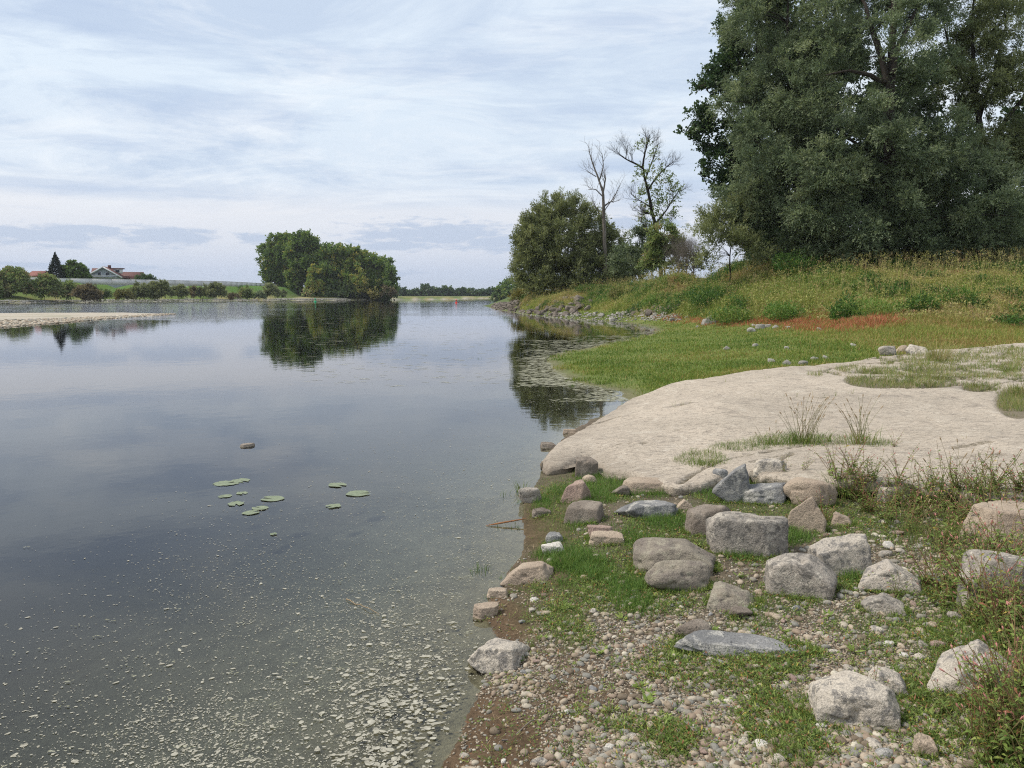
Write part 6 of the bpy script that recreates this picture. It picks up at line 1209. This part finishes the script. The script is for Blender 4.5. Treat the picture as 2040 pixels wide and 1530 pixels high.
# ------------------------------------------------------------------ on the water
def foam():
    def blob(x, y, L, W_, ang, z, k=10):
        n = len(x); a = np.linspace(0, 2 * np.pi, k, endpoint=False)[None] + rng.uniform(0, .5, (n, 1)); rr_ = 1 + rng.normal(0, .30, (n, k)); rr_ = (rr_ + np.roll(rr_, 1, 1)) / 2
        ex, ey = np.cos(a) * rr_ * L[:, None], np.sin(a) * rr_ * W_[:, None]; c_, s_ = np.cos(ang)[:, None], np.sin(ang)[:, None]
        return np.stack([x[:, None] + ex * c_ - ey * s_, y[:, None] + ex * s_ + ey * c_, np.broadcast_to(z[:, None], (n, k))], -1).reshape(-1, 3)
    N = 68000; px = rng.uniform(-60, 1130, N); py = 760 + 800 * rng.uniform(0, 1, N) ** .75; x, y = gp(px, py, 0); s = sdist(x, y, land_r); nz = fbm(x * .9 + .4 * y, y * .5, oct=4, seed=171); n2 = fbm(x * 3, y * 2, oct=3, seed=172)
    line = (px / 1100) * .62 + .12 + (py - 760) / 770; d = sstep(line, .70, 1.7) ** 1.3 * .9 + .17 * sstep(line, .50, .95); d = d * (.45 + sstep(nz + n2 * .35, -.35, .35)); d = d * (.3 + .7 * sstep(-s, 0, .35)) * (.8 - .52 * sstep(line, 1.15, 1.55)); d += sstep(1 - np.hypot((px - 1090) / 90, (py - 800) / 60), 0, 1) * .5
    k = (rng.uniform(0, 1, N) < d) & (s < -.02) & (y > 1.7); x, y, px, py = x[k], y[k], px[k], py[k]; n = len(x)
    sz = .0016 + .0036 * rng.uniform(0, 1, n) ** 3 + (rng.uniform(0, 1, n) > .955) * rng.uniform(.002, .011, n) * rng.uniform(.3, 1, n); corner = sstep(1 - np.hypot((px - 860) / 300, (py - 1480) / 260), 0, .7); sz *= 1 + .45 * corner
    sz = np.maximum(sz, y * .0006); ang = np.radians(25) + rng.normal(0, .75, n); V_ = blob(x, y, sz * rng.uniform(.9, 2.0, n), sz * rng.uniform(.6, 1.1, n), ang, .0015 + rng.uniform(0, 1, n) * .003)
    mesh = [V_]
    N2 = 320; px = rng.normal(800, 120, N2); py = rng.normal(1430, 100, N2); x, y = gp(px, py, 0); s = sdist(x, y, land_r); k = (s < -.03) & (y > 1.7); x, y = x[k], y[k]; n = len(x); L = rng.uniform(.006, .020, n); mesh.append(blob(x, y, L, L * rng.uniform(.4, .8, n), rng.normal(.3, .6, n), .005 + rng.uniform(0, 1, n) * .003))
    xo, yo = rng.uniform(-4, -.3, 7000), rng.uniform(.2, 3.6, 7000); qx, qy = proj(xo, yo, 0 * xo); q = ((qy > 1560) | (qx < -60)) & (sdist(xo, yo, land_r) < -.05); xo, yo = xo[q], yo[q]; no = len(xo); so_ = rng.uniform(.002, .006, no); mesh.append(blob(xo, yo, so_ * 1.6, so_, rng.normal(.4, .7, no), .002 + rng.uniform(0, 1, no) * .003))
    V_ = np.concatenate(mesh); tag(mesh_np('foam', V_, np.arange(len(V_)), 10, M['foam']), kind='stuff')
    # algae mats and plant litter of the bay
    N = 22000; px = rng.uniform(1015, 1330, N); py = rng.uniform(632, 800, N); x, y = gp(px, py, 0); s = sdist(x, y, land_r); nz = fbm(x * .25, y * .5, oct=4, seed=181)
    d = sstep(nz + .30 * sstep(-s, 4, 0) - .12, -.1, .45) * sstep(px + (py - 640) * .1, 1030, 1075) * .55 + .25 * sstep(-s, 1.2, 0); k = (rng.uniform(0, 1, N) < d) & (s < .05); x, y, s, px = x[k], y[k], s[k], px[k]; n = len(x); sz = rng.uniform(.012, .045, n) * (y / 25) ** .8
    V_ = blob(x, y, sz * rng.uniform(1.2, 4, n), sz * rng.uniform(.4, 1, n), rng.normal(0, .3, n), .002 + rng.uniform(0, 1, n) * .004, 8); tag(mesh_np('floating_algae', V_, np.arange(len(V_)), 8, M['algae']), kind='stuff')
    # brown-green rags of weed near the camera
    N = 70; px = rng.uniform(0, 1050, N); py = rng.uniform(1040, 1540, N); x, y = gp(px, py, 0); s = sdist(x, y, land_r); k = (s < -.05); x, y = x[k], y[k]; x = np.repeat(x, 7) + rng.normal(0, .035, len(x) * 7); y = np.repeat(y, 7) + rng.normal(0, .012, len(y) * 7); n = len(x); sz = rng.uniform(.0015, .005, n)
    V_ = blob(x, y, sz * 2, sz * .7, rng.normal(.4, .5, n), .006 + rng.uniform(0, 1, n) * .003, 8); tag(mesh_np('weed_litter', V_, np.arange(len(V_)), 8, M['algae']), kind='stuff')
    N = 500; px = rng.uniform(560, 1030, N); py = 600 + 170 * rng.uniform(0, 1, N); x, y = gp(px, py, 0); s = sdist(x, y, land_r); k = (s < -1) & (y < 90); x, y = x[k], y[k]; n = len(x); sz = rng.uniform(.02, .07, n) * y / 25; V_ = blob(x, y, sz * 2.5, sz * .4, rng.normal(0, .3, n), .002 + rng.uniform(0, 1, n) * .006, 8); tag(mesh_np('drifting_litter', V_, np.arange(len(V_)), 8, M['algae']), kind='stuff')
foam()
pads = [(450, 963, 26, 'largest lily pad of the left cluster, notched and ragged'), (480, 958, 20, 'lily pad overlapping the ragged largest one'), (448, 989, 15, 'small round lily pad leftmost in the cluster'), (482, 983, 13, 'small lily pad under the largest ragged one'), (543, 994, 25, 'narrow lily pad right of the left cluster'), (470, 1004, 18, 'half sunk dull lily pad in the left cluster'), (500, 1022, 18, 'lower left lily pad of the overlapping pair'), (518, 1013, 18, 'upper right lily pad of the overlapping pair'), (545, 1065, 8, 'tiny curled yellow-green lily leaf alone on the water'), (714, 984, 26, 'long bright lily pad rightmost on the water'), (664, 1009, 17, 'tattered lily pad left of the rightmost one'), (672, 967, 20, 'faint sunken lily pad above the tattered one')]
for q, (a, b, w, lab) in enumerate(pads):
    x, y = (float(v) for v in gp(a, b, 0)); R = w / F * math.hypot(y, 2) * .92; n = 26; r_ = random.Random(q); th = np.linspace(.25, 2 * np.pi - .25, n); V_ = [(0, 0, .001)]
    for f in (.5, 1.0):
        for t_ in th: rr_ = R * f * (1 + .05 * math.sin(5 * t_ + q) + (.08 * r_.gauss(0, 1) if f == 1 and q in (0, 1, 5, 10) else .02 * r_.gauss(0, 1))); V_.append((rr_ * math.cos(t_), rr_ * .9 * math.sin(t_), .001 + .0015 * f * (1 + math.sin(3 * t_ + q))))
    V_ = np.array(V_); fc = []
    for i_ in range(n - 1): fc += [0, 1 + i_, 2 + i_]
    for i_ in range(n - 1): fc += [1 + i_, 1 + n + i_, 2 + n + i_]; fc += [1 + i_, 2 + n + i_, 2 + i_]
    o = mesh_np('lily_pad', V_, fc, 3, M['pad'], smooth=True); o.location = (x, y, .002 + .0004 * q); o.rotation_euler = (0, 0, r_.uniform(0, 6.3)); tag(o, lab, 'lily pad', 'lily pads on the water')
x0, y0 = gp(968, 1048, 0); x1, y1 = gp(1048, 1033, .05); P = np.linspace([x0, y0, .004], [x1, y1, .05], 9); V_, Q_ = tube(P, [.002, .005, .0075, .008, .008, .0075, .007, .005, .003], 6); B = Bag(); B.add(V_, Q_); tag(B.build('reed_stalk', M['wetstick'], smooth=True), 'orange-brown reed stalk lying from the water onto the bank', 'reed stalk')
for q, (a, b, c2, d2, lab) in enumerate([(690, 1195, 755, 1225, 'thin pale twig floating among the foam flecks'), (1115, 1265, 1190, 1240, 'bent dry twig on the bare mud by the waterline'), (958, 1350, 978, 1328, 'short dark twig leaning on the waterline boulder'), (1000, 1480, 1100, 1415, 'thin brown twig lying across the muddy shore')]):
    if q == 0: p0 = np.array([*gp(a, b, 0), .006]); p1 = np.array([*gp(c2, d2, 0), .006])
    else: h_ = hit2([a, c2], [b, d2]); p0 = np.array([h_[0][0], h_[1][0], h_[2][0] + .012]); p1 = np.array([h_[0][1], h_[1][1], h_[2][1] + .015])
    P = np.linspace(p0, p1, 8); P[1:-1] += rng.normal(size=(6, 3)) * .006; V_, Q_ = tube(P, np.linspace(.004, .0015, 8), 5); B = Bag(); B.add(V_, Q_); tag(B.build('twig', M['deadwood'] if q else M['drygrass']), lab, 'twig')

# air
def haze():
    m, t, o = mat('river_air'); pv = t.node('ShaderNodeVolumePrincipled'); pv.inputs['Color'].default_value = (.86, .91, 1, 1); pv.inputs['Density'].default_value = .00012; pv.inputs['Anisotropy'].default_value = .2; t.l.new(pv.outputs[0], o.inputs['Volume'])
    x0, x1, y0, y1, z0, z1 = -10500, 10500, -1500, 10500, -4.5, 75; V_ = [(x, y, z) for x in (x0, x1) for y in (y0, y1) for z in (z0, z1)]
    tag(mesh_np('haze', V_, [0, 1, 3, 2, 4, 6, 7, 5, 0, 4, 5, 1, 2, 3, 7, 6, 0, 2, 6, 4, 1, 5, 7, 3], 4, m), kind='stuff')
haze()
